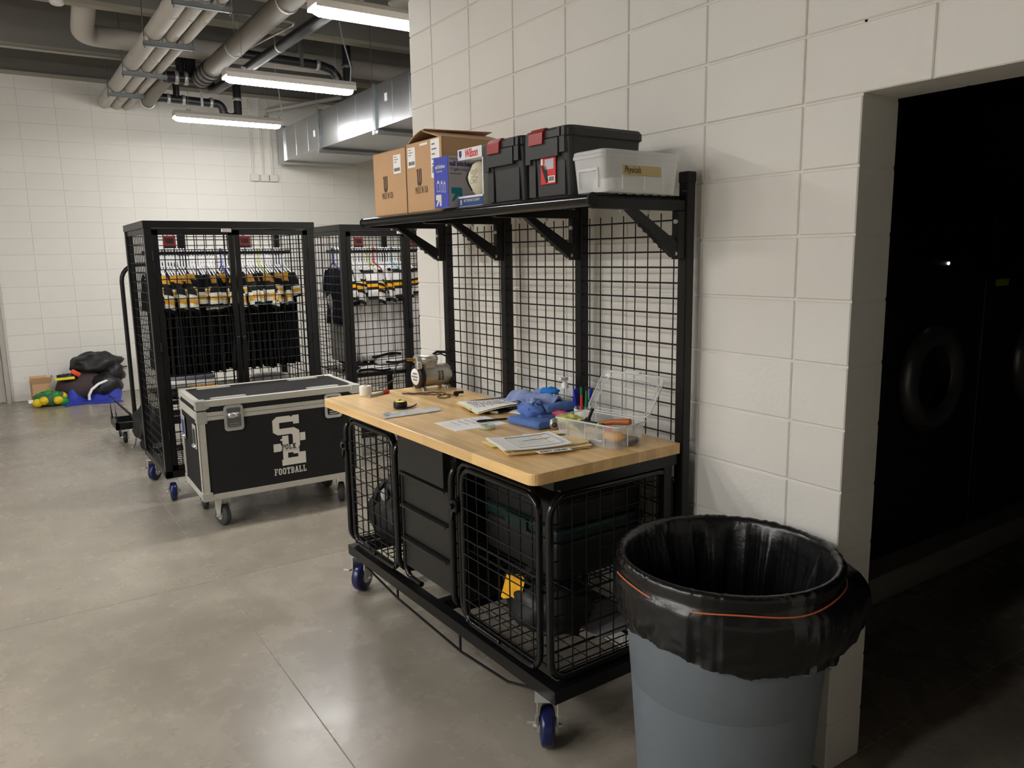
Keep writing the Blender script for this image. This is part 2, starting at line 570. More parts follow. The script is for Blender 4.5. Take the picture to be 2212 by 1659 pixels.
struct(MB().box((-10, YF + .08, 4.10), (4.5, YF + .3, CEIL)).obj('wall_upper', 'beam_grey'))
struct(MB().box((-10.2, -8.2, 0), (-10, 10.4, CEIL)).obj('wall_left', 'plain_wall'))
struct(MB().box((-10, -8.2, 0), (4.5, -8.0, CEIL)).obj('wall_back', 'plain_wall'))
struct(MB().box((4.5, -8.2, 0), (4.7, 10.4, CEIL)).obj('wall_east', 'plain_wall'))
ceil = struct(MB().box((-10.2, -8.2, CEIL), (4.7, 10.5, CEIL + .15)).obj('ceiling', 'ceiling_grey'))
for y in (-2.9, -1.0, 1.0, 3.0, 4.9, 5.9, 6.9, 8.87):
    x1 = 4.5 if y > 2.8 else -.01
    MB().prism([(y - .09, CEIL), (y - .06, 4.14), (y + .06, 4.14), (y + .09, CEIL)], -10, x1, 'yz').obj('ceiling_beam', 'beam_grey', ceil)
    MB().box((-10, y - .062, 4.10), (x1, y + .062, 4.139)).obj('lit_beam_soffit', 'beam_edge', ceil)  # light on the beam undersides is painted in as a paler tone

# laundry room behind the doorway
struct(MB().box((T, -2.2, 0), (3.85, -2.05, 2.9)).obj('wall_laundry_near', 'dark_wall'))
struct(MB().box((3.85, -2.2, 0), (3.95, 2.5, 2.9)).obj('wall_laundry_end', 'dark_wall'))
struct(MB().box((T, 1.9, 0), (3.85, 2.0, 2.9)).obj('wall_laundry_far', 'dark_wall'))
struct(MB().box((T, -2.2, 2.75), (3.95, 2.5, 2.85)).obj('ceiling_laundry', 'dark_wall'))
struct(MB().chbox((T + .02, .42, 0), (3.83, 1.88, .14), .01).obj('trim_2', 'pad_grey'))

# door on the far wall, left edge of the picture
dr = MB()
dr.box((-2.17, YF - .055, 0), (-2.12, YF + .05, 2.14)).box((-3.27, YF - .055, 0), (-3.22, YF + .05, 2.14)).box((-3.27, YF - .055, 2.09), (-2.12, YF + .05, 2.14))
d1 = struct(dr.obj('door_1', 'door_paint'))
MB().chbox((-3.217, YF - .02, .012), (-2.175, YF + .025, 2.087), .003).obj('door_leaf', 'door_paint', d1)
for z in (.32, 1.1, 1.86):
    MB().cyl((-2.172, YF - .03, z - .055), (-2.172, YF - .03, z + .055), .009, n=8).obj('hinge', 'steel_dull', d1)

# ------------------------------------------------------------------ ceiling services
GL = {}
def fixture(x, y, label, first=[None]):
    z = 3.35
    t = thing('tube_light', label, 'ceiling light', (x, y, z), 0, 'suspended tube lights')
    if 'housing' not in GL:
        L = .615
        GL['housing'] = MB().prism([(-.055, .125), (-.090, .085), (-.090, .040), (-.086, .040), (-.084, .060), (.084, .060), (.086, .040), (.090, .040), (.090, .085), (.055, .125)], -L - .004, L + .004, 'yz').box((-L - .006, -.08, .06), (-L - .002, .08, .12)).box((L + .002, -.08, .06), (L + .006, .08, .12)).mesh('housing', 'fixture')
        d = MB()
        sec = [(-.078, .058), (-.072, .045), (-.056, .022), (-.034, .007), (0, .003), (.034, .007), (.056, .022), (.072, .045), (.078, .058)]
        def ring(x, k, dz): return [(x, a * k, dz + b) for a, b in sec]
        R = [ring(-L, .35, .03), ring(-L + .012, .8, .012), ring(-L + .05, 1, 0), ring(L - .05, 1, 0), ring(L - .012, .8, .012), ring(L, .35, .03)]
        R = [[(x, y, min(z, .059)) for x, y, z in q] for q in R]
        vs = [p for q in R for p in q]; m = len(sec)
        fs = [(i*m+j, i*m+j+1, (i+1)*m+j+1, (i+1)*m+j) for i in range(5) for j in range(m-1)]
        fs += [tuple(range(m))[::-1], tuple(range(5*m, 6*m))]
        fs += [(i*m+m-1, i*m, (i+1)*m, (i+1)*m+m-1) for i in range(5)]
        d.add(vs, fs, True)
        GL['diffuser'] = d.mesh('diffuser', 'diffuser')
        GL['clip'] = MB().box((-.02, -.03, .135), (.02, .03, .15)).cyl((0, 0, .14), (0, 0, CEIL - 3.35), .002, n=5).mesh('hanger_wire', 'steel_dull')
    inst('housing', GL['housing'], t)
    inst('diffuser', GL['diffuser'], t)
    for s in (-.45, .45): inst('hanger_wire', GL['clip'], t, (s, 0, 0))
    return t
names = {(0, 0): 'lit tube light nearest the camera, cut off by the block wall corner',
         (0, 1): 'lit tube light in the middle, above the sheet metal duct',
         (0, 2): 'lit tube light farthest away, just in front of the far wall'}
for ri, (x, ys) in enumerate(LIGHT_ROWS):
    for k, y in enumerate(ys):
        fixture(x, y, names.get((ri, k), 'unseen lit tube light out of frame, %s row to the left, %s' % (('second', 'third', 'fourth')[ri - 1], ('nearest the camera', 'second nearest', 'third nearest', 'fourth nearest', 'farthest')[k])))

# bundle of three insulated pipes on trapeze hangers
pipes = [(-.715, .078, 'thick white insulated pipe on the left of the trapeze bundle'),
         (-.575, .058, 'medium white insulated pipe in the middle of the trapeze bundle'),
         (-.450, .043, 'thin white insulated pipe on the right of the trapeze bundle')]
TZ = 3.735
for x, r, lab in pipes:
    t = thing('insulated_pipe', lab, 'pipe', (x, 0, TZ + r), 0, 'insulated pipes on trapeze hangers')
    MB().cyl((0, 2.9, 0), (0, YF + .05, 0), r, n=20).obj('jacket', 'insul', t)
    for y in (8.96, 7.74, 6.40, 5.06, 3.72):
        MB().lathe([(r + .006, y - .06), (r + .006, y + .06)], 14, axis='y', a0=PI*1.05, a1=PI*1.95).obj('saddle', 'zinc', t)
    for y in (9.5, 7.2, 5.6):
        MB().lathe([(r, y - .012), (r + .004, y - .012), (r + .004, y + .012), (r, y + .012)], 20, axis='y').obj('jacket_band', 'insul', t)
tl = ['trapeze hanger strut closest to the far wall', 'second trapeze hanger strut from the far wall', 'third trapeze hanger strut from the far wall', 'trapeze hanger strut at the top edge of the photo', 'trapeze hanger strut above the photo edge']
for k, y in enumerate((8.96, 7.74, 6.40, 5.06, 3.72)):
    t = thing('trapeze_hanger', tl[k], 'pipe hanger', (-.585, y, 3.695), 0, 'trapeze hangers')
    m = MB()
    m.box((-.225, -.0205, 0), (.215, .0205, .003)).box((-.225, -.0205, 0), (.215, -.0175, .041)).box((-.225, .0175, 0), (.215, .0205, .041))
    m.obj('strut_channel', 'galv_bracket', t)
    for x in (-.215, .205):
        MB().cyl((x, 0, -.02), (x, 0, CEIL - 3.695), .005, n=6).obj('threaded_rod', 'galv_bracket', t)

# big grey drain pipe running towards the far wall, dropping at its end
t = thing('drain_pipe', 'thick grey-brown pipe running diagonally under the ceiling', 'pipe', (0, 0, 0))
zc = 3.80
MB().tube([(.04, 2.9, zc + .02), (.03, 7.35, zc)], .092, n=20).obj('pipe_run', 'pipe_grey', t)
for y in (7.42, 7.56, 7.72, 7.86):
    MB().lathe([(.093, y - .022), (.107, y - .02), (.107, y + .02), (.093, y + .022)], 20, (.03, 0, zc - .01), 'y').obj('coupling', 'iron', t)
MB().cyl((.03, 7.34, zc - .002), (.03, 7.95, zc - .015), .097, n=20).obj('pipe_hub', 'pipe_grey', t)
for y in (4.9, 6.5):
    m = MB().lathe([(.095, y - .012), (.099, y - .012), (.099, y + .012), (.095, y + .012)], 20, (.035, 0, zc + .008), 'y')
    m.cyl((.035, y, zc + .1), (.035, y, CEIL), .005, n=6)
    m.obj('clevis_hanger', 'zinc', t)
# cross fittings behind it
t = thing('cleanout_fitting', 'dark iron branch fitting joined across two grey pipes', 'pipe', (0, 0, 0))
MB().cyl((-.34, 8.05, 3.79), (.06, 8.0, 3.79), .062, n=16).obj('branch', 'iron', t)
for x in (-.22, -.12):
    MB().lathe([(.064, x - .02), (.075, x - .02), (.075, x + .02), (.064, x + .02)], 18, (0, 8.03, 3.79), 'x').obj('band_clamp', 'zinc', t)
MB().cyl((-.17, 8.03, 3.79), (-.17, 8.03, 4.15), .045, n=14).obj('riser', 'iron', t)
MB().cyl((-.06, 8.03, 3.80), (-.06, 8.03, 4.15), .06, n=14).obj('vent_riser', 'iron', t)
# short grey pipe dropping to the black trap
t = thing('trap_pipe', 'black iron trap pipe with U bend below the ceiling', 'pipe', (0, 0, 0))
MB().tube([(-.30, 8.05, 3.79), (-.32, 8.6, 3.76), (-.345, 9.2, 3.70)], .075, n=16).obj('pipe_run', 'pipe_grey', t)
MB().lathe([(.076, 9.14), (.088, 9.14), (.088, 9.2), (.076, 9.2)], 18, (-.345, 0, 3.70), 'y').obj('coupling', 'zinc', t)
yb = 9.28
path = [(-.345, 9.2, 3.70), (-.33, yb - .02, 3.73), (-.27, yb, 3.775), (-.15, yb, 3.79), (.50, yb, 3.775)]
path += [(.50 + .085 * math.sin(q), yb, 3.69 + .085 * math.cos(q)) for q in [k * PI / 12 for k in range(1, 7)]]
path += [(.68 - .095 * math.cos(q), yb, 3.685 - .065 * math.sin(q)) for q in [k * PI / 8 for k in range(0, 9)]]
path += [(.775, yb, 3.75), (.775, yb, 4.12)]
MB().tube(path, .052, n=14).obj('trap_run', 'iron', t)
MB().cyl((.02, yb, 3.79), (.02, yb - .02, 3.97), .04, n=12).obj('branch', 'iron', t)
for x in (-.08, .10, .44):
    MB().lathe([(.053, x - .02), (.061, x - .02), (.061, x + .02), (.053, x + .02)], 14, (0, yb, 3.785), 'x').obj('band_clamp', 'zinc', t)
MB().lathe([(.053, 3.83), (.061, 3.83), (.061, 3.87), (.053, 3.87)], 14, (.775, yb, 0), 'z').obj('band_clamp', 'zinc', t)
MB().box((.30, yb - .055, 3.72), (.33, yb - .045, 3.90)).cyl((.315, yb, 3.82), (.315, yb, CEIL), .005, n=6).obj('pipe_strap', 'zinc', t)
# slim black pipe to the right
t = thing('black_pipe', 'slim glossy black pipe running parallel to the thick grey pipe', 'pipe', (0, 0, 0))
MB().tube([(.60, 2.9, 3.84), (.40, 5.0, 3.78), (.26, 8.2, 3.74)], .052, n=16).obj('pipe_run', 'iron', t)
MB().tube([(.26, 8.2, 3.74), (.24, 8.34, 3.76), (.235, 8.38, 3.84), (.235, 8.38, 4.1)], .052, n=14).obj('elbow', 'iron', t)
for x, y, z in ((.352, 6.1, 3.768), (.452, 4.45, 3.80)):
    m = MB().lathe([(.053, y - .014), (.057, y - .014), (.057, y + .014), (.053, y + .014)], 16, (x, 0, z), 'y')
    m.tube([(x - .055, y, z), (x - .055, y, z + .16), (x + .055, y, z + .16), (x + .055, y, z)], .004, n=5)
    m.cyl((x, y, z + .16), (x, y, CEIL), .004, n=5)
    m.obj('clevis_hanger', 'zinc', t)
# black waste line crossing behind the middle light
t = thing('waste_line', 'black iron waste pipe bending up behind the middle light', 'pipe', (0, 0, 0))
MB().tube([(.30, 7.3, 3.95), (1.20, 7.3, 3.93), (1.32, 7.3, 3.90), (1.39, 7.3, 3.83), (1.40, 7.3, 3.76), (1.42, 7.3, 3.71), (1.46, 7.3, 3.69), (1.50, 7.3, 3.71), (1.515, 7.3, 3.78), (1.515, 7.3, 4.3)], .05, n=14).obj('pipe_run', 'iron', t)
MB().lathe([(.052, 1.14), (.06, 1.14), (.06, 1.18), (.052, 1.18)], 14, (0, 7.3, 3.935), 'x').obj('band_clamp', 'zinc', t)
MB().lathe([(.052, 3.93), (.06, 3.93), (.06, 3.98), (.052, 3.98)], 14, (1.515, 7.3, 0), 'z').obj('band_clamp', 'galv_bracket', t)
MB().box((.94, 7.24, 3.87), (.98, 7.25, 4.03)).box((.92, 7.24, 4.03), (.96, 7.26, 4.2)).obj('pipe_strap', 'galv_bracket', t)
# white insulated pipe behind, with elbow
t = thing('white_pipe', 'wide white insulated pipe with an elbow near the ceiling', 'pipe', (0, 0, 0))
pth = [(-1.16, 6.98, 4.28), (-1.165, 7.25, 4.17), (-1.165, 7.45, 4.09)]
pth += [(-1.165 + .16 * (1 - math.cos(a)), 7.52 + .22 * math.sin(a), 4.05) for a in [k * PI / 12 for k in range(0, 7)]]
pth += [(-.7, 7.75, 4.05), (3.5, 7.75, 4.05)]
MB().tube(pth, .105, n=20).obj('jacket', 'insul', t)
# conduits
t = tag(MB().cyl((-4, 8.78, 4.085), (.35, 8.78, 4.085), .014, n=8).obj('ceiling_conduit', 'conduit'), 'thin grey conduit running along the beam near the far wall', 'conduit')
t = MB().tube([(-.20, 4.2, 3.98), (-.24, 5.9, 3.98), (-.22, 5.98, 3.98), (-.16, 6.02, 3.98), (.42, 6.02, 3.98), (.48, 6.05, 3.98), (.49, 6.12, 3.98), (.30, 7.6, 3.98)], .012, n=8).obj('bent_conduit', 'conduit')
tag(t, 'thin bent conduit looping between the grey and black pipes', 'conduit')
cl = ['left', 'middle', 'right']
for k, x in enumerate((1.145, 1.29, 1.425)):
    t = thing('surface_conduit', '%s one of three white surface conduits on the far wall' % cl[k], 'conduit', (x, YF, 0), 0, 'surface conduits on the far wall')
    MB().box((-.012, -.03, 2.98), (.012, 0, 4.06)).obj('raceway', 'plain_wall', t)
    MB().chbox((-.045, -.05, 2.89), (.075, 0, 2.985), .005).obj('outlet_box', 'plain_wall', t)
# white diagonal sprinkler pipe by the duct
tag(MB().tube([(2.2, 9.2, 4.0), (1.35, 9.95, 3.86), (1.35, 9.95, 3.62)], .03, n=10).obj('sprinkler_pipe', 'insul'), 'thin white pipe slanting above the far end of the duct', 'pipe')
tag(MB().tube([(.98, 8.28, 4.1), (1.02, 8.28, 3.75), (1.03, 8.27, 3.55), (.99, 8.28, 3.468)], .008, n=6).obj('light_cord', 'pen_grey'), 'grey power cord dropping to the farthest tube light', 'cord')
tag(MB().tube([(.86, 5.96, 4.3), (.92, 5.96, 3.9), (1.0, 5.96, 3.62), (.985, 5.96, 3.47)], .008, n=6).obj('light_cord', 'pen_grey'), 'grey power cord dropping to the middle tube light', 'cord')
# detector at top left
t = thing('smoke_detector', 'small white round detector hanging from the ceiling at the top left', 'detector', (-1.465, 6.40, 3.935))
MB().lathe([(0, 0), (.04, 0), (.055, .012), (.06, .04), (.05, .055), (0, .055)], 16).obj('sensor_cap', 'sprinkler', t)
MB().chbox((-.06, -.06, .055), (.06, .06, .12), .01).obj('junction_box', 'galv_bracket', t)
MB().cyl((0, 0, .12), (0, 0, CEIL - 3.935), .012, n=8).obj('drop_rod', 'galv_bracket', t)
tag(MB().lathe([(0, 0), (.10, .0), (.125, .02), (.125, .05), (.10, .05), (.09, .03), (0, .03)], 24, (1.10, 4.98, 3.95)).obj('speaker_ring', 'conduit'), 'round pale ring on the ceiling beside the wall corner', 'speaker')

# sheet metal duct
t = thing('air_duct', 'galvanised rectangular sheet metal duct along the ceiling', 'duct', (0, 0, 0))
DX, DZ0, DZ1 = 1.50, 3.15, 3.60
ys = [9.72, 9.66, 8.18, 7.35, 6.45, 5.80, 4.6]
secs = [(9.66, 8.22), (8.19, 6.52), (6.49, 5.3)]
for a, b in secs:
    m = MB()
    m.box((DX, b, DZ0), (2.55, a, DZ1))
    for k in range(1, 3):
        y = a + (b - a) * k / 3
        m.box((DX - .004, y - .006, DZ0 + .02), (DX, y + .006, DZ1 - .02))
    m.obj('duct_section', 'galv', t)
for y in (9.67, 8.205, 6.505):
    m = MB().box((DX - .022, y - .016, DZ0 - .022), (2.57, y + .016, DZ1 + .022))
    m.obj('flange', 'galv_bracket' if y < 9.6 else 'galv', t)
MB().box((DX - .02, 9.69, DZ0 - .02), (2.55, 9.95, DZ1 + .02)).obj('end_boot', 'galv', t)
for y, z in ((8.45, 3.36), (6.25, 3.44)):
    MB().box((DX - .003, y - .03, z - .04), (DX, y + .03, z + .04)).obj('duct_label', 'paper', t)
MB().box((1.48, 6.44, 3.095), (1.55, 6.52, 3.125)).obj('hanger_strap', 'galv', t)
for y in (8.2, 6.5):
    MB().box((DX - .05, y - .02, DZ0 - .065), (2.65, y + .02, DZ0 - .023)).obj('support_strut', 'galv', t)
    for x in (DX - .04, 2.62):
        MB().cyl((x, y, DZ0 - .06), (x, y, CEIL), .004, n=5).obj('threaded_rod', 'galv_bracket', t)
# ------------------------------------------------------------------ casters (shared builder)
CM = {}
def caster(parent, loc, rz, wheel='caster_blue', R=.0635, H=.2, w=.042, brake=True, name='caster'):
    key = (wheel, R, H, w)
    if key not in CM:
        wh = MB().lathe([(.018, -w/2), (R*.62, -w/2), (R*.9, -w*.42), (R*.985, -w*.30), (R, -w*.12), (R, w*.12), (R*.985, w*.30), (R*.9, w*.42), (R*.62, w/2), (.018, w/2)], 28, (0, 0, R), 'y')
        hub = MB().cyl((0, -w/2 - .004, R), (0, w/2 + .004, R), R*.42, n=16)
        fk = MB()
        for s in (-1, 1):
            y0 = s * (w/2 + .006); y1 = s * (w/2 + .0105)
            fk.prism([(-.018, R - .014), (.018, R - .014), (.035, R*1.7), (.032, H - .012), (-.05, H - .012), (-.03, R*1.7)], y0, y1, 'xz')
        fk.box((-.05, -w/2 - .0105, H - .014), (.032, w/2 + .0105, H - .009))
        fk.cyl((0, 0, H - .01), (0, 0, H), .03, n=14)
        fk.box((-.05, -.045, H - .0045), (.05, .045, H))
        ax = MB().cyl((0, -w/2 - .026, R), (0, w/2 + .026, R), .006, n=8).cyl((0, -w/2 - .02, R), (0, -w/2 - .012, R), .011, n=6).cyl((0, w/2 + .012, R), (0, w/2 + .02, R), .011, n=6)
        br = MB().prism([(-.012, R + .01), (.012, R + .012), (.03, R*1.5), (.06, R*1.62), (.06, R*1.7), (.02, R*1.62), (-.01, R*1.5)], -w/2 - .016, -w/2 - .0125, 'xz').box((.055, -w/2 - .045, R*1.62), (.062, -w/2 - .012, R*1.7))
        CM[key] = (wh.mesh('wheel', wheel), hub.mesh('hub', 'zinc'), fk.mesh('fork', 'zinc'), ax.mesh('axle', 'zinc'), br.mesh('brake_lever', 'zinc'))
    wh, hub, fk, ax, br = CM[key]
    o = inst(name, fk, parent, loc, (0, 0, rz))
    inst('wheel', wh, o); inst('hub', hub, o); inst('axle', ax, o)
    if brake: inst('brake_lever', br, o)
    return o

def hoop(x0, z0, x1, z1, r):
    return rrect(x0, z0, x1, z1, r, 5)

# ------------------------------------------------------------------ rolling workbench
TH = math.radians(1.5)
BO = Vector((-.09, .412, 0))
def B(x, y, z=0.0):
    return Vector((BO.x + x*math.cos(TH) - y*math.sin(TH), BO.y + x*math.sin(TH) + y*math.cos(TH), z))
LEN, DEP, TOP = 1.80, .695, 1.05
bench = thing('rolling_workbench', 'black steel rolling workbench with butcher block top, drawers and wire cages', 'workbench', BO, TH)
tt = MB().box((-DEP + .012, .012, TOP - .038), (-.004, LEN - .012, TOP - .002)).obj('tabletop', 'wood_core', bench)
nst = 16
sw = DEP / nst
for i in range(nst):
    xa = -DEP + i*sw; xb = xa + sw
    cuts = [0.0]
    y = RND.uniform(.25, .6)
    while y < LEN - .25:
        cuts.append(y); y += RND.uniform(.35, .75)
    cuts.append(LEN)
    for a, b in zip(cuts[:-1], cuts[1:]):
        g = .00012
        m = MB()
        if i == 0:
            r = .034
            poly = [(xb - g, a + (g if a > 0 else 0)), (xb - g, b - (g if b < LEN else 0))]
            poly += (arc((xa + r, b - r), r, PI/2, PI, 5) if b >= LEN else [(xa, b - g)])
            poly += (arc((xa + r, a + r), r, PI, 1.5*PI, 5) if a <= 0 else [(xa, a + g)])
            poly = [(min(px, xb - g), py) for px, py in poly]
            bm = bmesh.new()
            lo = [bm.verts.new((px, py, TOP - .040)) for px, py in poly]
            hi = [bm.verts.new((px, py, TOP)) for px, py in poly]
            bm.faces.new(hi); bm.faces.new(lo[::-1])
            n = len(poly)
            for k in range(n): bm.faces.new((lo[k], lo[(k+1) % n], hi[(k+1) % n], hi[k]))
            bmesh.ops.recalc_face_normals(bm, faces=bm.faces[:])
            ed = [e for e in bm.edges if abs(e.verts[0].co.z - TOP) < 1e-5 and abs(e.verts[1].co.z - TOP) < 1e-5
                  and (e.verts[0].co.x < xb - .002 or e.verts[1].co.x < xb - .002)
                  and not (abs(e.verts[0].co.y - e.verts[1].co.y) < 1e-4 and .01 < e.verts[0].co.y < LEN - .01)]
            bmesh.ops.bevel(bm, geom=ed, offset=.004, segments=2, affect='EDGES', profile=.5)
            m.addbm(bm)
        else:
            m.chbox((xa + g, a + (g if a > 0 else 0), TOP - .040), (xb - g, b - (g if b < LEN else 0), TOP), .0003)
        m.obj('wood_stave', 'wood', tt)

# uprights
PY = [.015, .60, 1.165, 1.72]
for y in PY:
    m = MB().chbox((.006, y - .0215, .25), (.050, y + .0215, 2.03), .004)
    o = m.obj('upright_post', 'black', bench)
    MB().chbox((.004, y - .0235, 2.005), (.052, y + .0235, 2.045), .004).obj('end_cap', 'black_matte', o)
    for z in (1.25, 1.6, 1.85):
        MB().cyl((.007, y, z), (.004, y, z), .006, n=8).obj('bolt_hole', 'black_matte', o)
# wire grid behind the bench
for a, b in zip(PY[:-1], PY[1:]):
    y0, y1 = a + .0215, b - .0215
    n = 8
    m = wires(MB(), (.022, y0, 1.045), (0, y1 - y0, 0), (0, 0, .86), n, 15, .0032, ends=False)
    m.obj('wire_panel', 'wire_black', bench)
    m = wires(MB(), (.022, y0, .27), (0, y1 - y0, 0), (0, 0, .72), n, 12, .0032, ends=False)
    m.obj('wire_panel', 'wire_black', bench)
# shelf
MB().cyl((-.436, .0, 1.934), (-.436, 1.755, 1.934), .021, n=18).obj('shelf_rail', 'black_gloss', bench)
for y in (-.003, 1.755):
    MB().cyl((-.436, y, 1.934), (-.436, y + .006, 1.934), .0235, n=18).obj('rail_cap', 'black_matte', bench)
dk = MB()
dk.tube([(-.425, .01, 1.952), (-.005, .01, 1.952), (-.005, 1.745, 1.952), (-.425, 1.745, 1.952)], .006, n=6, closed=True)
wires(dk, (-.42, .01, 1.954), (.41, 0, 0), (0, 1.735, 0), 10, 26, .0025, ends=False)
dk.tube([(-.03, -.01, 1.972), (.0, -.01, 1.974)], .004, n=5)
dk.obj('shelf_deck', 'wire_black', bench)
for y in PY:
    m = MB().chbox((-.42, y - .0145, 1.906), (.006, y + .0145, 1.943), .002)
    # brace
    bm = Matrix.Translation((0, y, 0))
    m.prism([(-.275, 1.906), (-.225, 1.906), (-.012, 1.785), (-.012, 1.742), (-.045, 1.742)], y - .0125, y + .0125, 'xz')
    m.chbox((-.034, y - .0145, 1.735), (.006, y + .0145, 1.906), .002)
    o = m.obj('shelf_bracket', 'black', bench)
    for z in (1.755, 1.868):
        MB().cyl((-.034, y - .008, z), (-.042, y - .008, z), .0085, n=6).obj('bolt', 'zinc', o)
    for x in (-.30, -.16):
        MB().cyl((x, y, 1.905), (x, y, 1.896), .006, n=6).obj('bolt', 'zinc', o)
    for k in range(5):
        t_ = .30 + k * .11
        px = -.275 + t_ * .23; pz = 1.906 - t_ * .164
        MB().cyl((px - .003, y, pz - .004), (px - .0045, y, pz - .006), .008, n=6).obj('slot', 'black_matte', o)

# base frame, under-top frame
m = MB()
m.box((-.61, 0, .20), (-.56, 1.77, .25)).box((.0, 0, .20), (.05, 1.77, .25))
m.box((-.56, .0, .20), (.0, .05, .25)).box((-.56, 1.72, .20), (.0, 1.77, .25)).box((-.56, .86, .20), (.0, .90, .25))
m.obj('base_frame', 'black', bench)
m = MB()
m.box((-.60, .01, .975), (-.57, 1.76, 1.009)).box((.01, .01, .975), (.045, 1.76, 1.009)).box((-.57, .01, .965), (.01, .04, 1.009)).box((-.57, 1.73, .975), (.01, 1.76, 1.009))
m.obj('top_frame', 'black', bench)
for x in (-.60, .04):
    m = MB()
    m.tube([(x, 1.60, .20), (x, 1.55, .185), (x, 1.22, .145), (x, .64, .12), (x, .30, .145), (x, .14, .195)], .006, n=8)
    m.cyl((x, 1.22, .145), (x, 1.22, .2), .006, n=8).cyl((x, .65, .12), (x, .65, .2), .006, n=8)
    m.obj('truss_rod', 'black_gloss', bench)
for x, y, rz in ((-.585, .075, 4.05), (-.56, 1.72, 3.70), (-.03, .08, 1.6), (-.03, 1.70, 1.9)):
    caster(bench, (x, y, 0), rz, R=.075, H=.2, w=.056)

def cage_door(y0, y1, z0, z1, x=-.592):
    o = MB().tube([(x, a, b) for a, b in hoop(y0, z0, y1, z1, .065)], .0125, n=10, closed=True).obj('cage_door', 'black_gloss', bench)
    m = MB()
    n = max(4, round((y1 - y0) / .068))
    wires(m, (x - .006, y0, z0), (0, y1 - y0, 0), (0, 0, z1 - z0), n, 10, .0032, ends=False)
    m.obj('wire_grid', 'wire_black', o)
    for yy in (y0 + .03, (y0 + y1) / 2, y1 - .03):
        MB().blob((x - .013, yy, z0 + .012), (.006, .012, .008), amp=.2, nu=8, nv=6).obj('weld', 'black_gloss', o)
    return o
def latch(o, y, z, x=-.61):
    m = MB().chbox((x - .012, y - .03, z - .025), (x + .014, y + .03, z + .025), .005)
    m.cyl((x - .012, y, z), (x - .022, y, z), .013, n=10)
    m.prism([(y - .008, z - .02), (y + .012, z - .02), (y + .018, z - .05), (y + .006, z - .065)], x - .012, x - .004, 'yz')
    m.obj('latch', 'black_gloss', o)
dl = cage_door(1.215, 1.70, .285, .935)
latch(dl, 1.745, .80)
dr_ = cage_door(.105, .610, .275, .925)
latch(dr_, .65, .76)
# fixed hoops beside the doors and at the cage ends
m = MB()
m.tube([(-.575, a, b) for a, b in hoop(1.235, .28, 1.745, .95, .065)], .0125, n=10, closed=True)
m.obj('cage_hoop', 'black_gloss', bench)
m = MB()
m.tube([(-.575, 1.165, .93), (-.575, 1.17, .37)] + [(-.575 + .0, 1.17 - .06 * (1 - math.cos(a)), .34 - .06 * math.sin(a)) for a in [k * PI / 12 for k in range(7)]] + [(-.575, 1.02, .28)], .0125, n=10)
m.obj('cage_hoop', 'black_gloss', bench)
m = MB()
m.tube([(-.575, a, b) for a, b in hoop(.125, .28, .665, .935, .065)], .0125, n=10, closed=True)
m.obj('cage_hoop', 'black_gloss', bench)
def end_panel(y, x0=-.60, x1=-.01, z0=.27, z1=.945):
    o = MB().tube([(a, y, b) for a, b in hoop(x0, z0, x1, z1, .075)], .0145, n=10, closed=True).obj('end_panel', 'black_gloss', bench)
    m = wires(MB(), (x0, y, z0), (x1 - x0, 0, 0), (0, 0, z1 - z0), 9, 10, .0032, ends=False)
    m.obj('wire_grid', 'wire_black', o)
    return o
e1 = end_panel(.035)
MB().box((-.06, .02, .25), (-.02, .05, .975)).obj('corner_strut', 'black', bench)
end_panel(1.745)
end_panel(1.19, z0=.29, z1=.93)
end_panel(.685, z0=.29, z1=.93)
# shelves inside the cages
for (y0, y1, z) in ((.05, .67, .285), (.05, .67, .565), (1.20, 1.73, .30)):
    m = wires(MB(), (-.56, y0, z), (.55, 0, 0), (0, y1 - y0, 0), 8, 11, .003, ends=True)
    if z > .5:
        wires(m, (-.56, y0, z), (0, y1 - y0, 0), (0, 0, .045), 8, 2, .003, ends=True)
        wires(m, (-.56, y0, z), (.55, 0, 0), (0, 0, .045), 9, 2, .003, ends=True)
    m.obj('cage_shelf', 'wire_black', bench)
# drawer unit
dx = -.575
dc = MB().box((dx + .006, .735, .335), (-.05, 1.15, .97)).obj('drawer_unit', 'black_matte', bench)
MB().box((dx + .002, .685, .33), (dx + .03, .735, .97)).obj('mounting_plate', 'black', bench)
for z in (.42, .58, .73, .82):
    MB().cyl((dx + .002, .705, z), (dx - .002, .705, z), .005, n=8).obj('bolt', 'zinc', bench)
for k, (z0, z1) in enumerate(((.335, .477), (.489, .635), (.647, .790), (.805, .968))):
    ox = -.03 if k == 3 else -.008
    o = MB().chbox((dx + ox, .742, z0), (dx + .006, 1.148, z1), .002).obj('drawer', 'drawer_black', dc)
    if k < 3:
        MB().prism([(dx + ox - .022, z1 + .002), (dx + ox - .022, z1 - .008), (dx + ox - .019, z1 - .008), (dx + ox - .019, z1 - .001), (dx + .004, z1 - .001), (dx + .004, z1 + .002)], .742, 1.148, 'xz').obj('lip_handle', 'drawer_black', o)

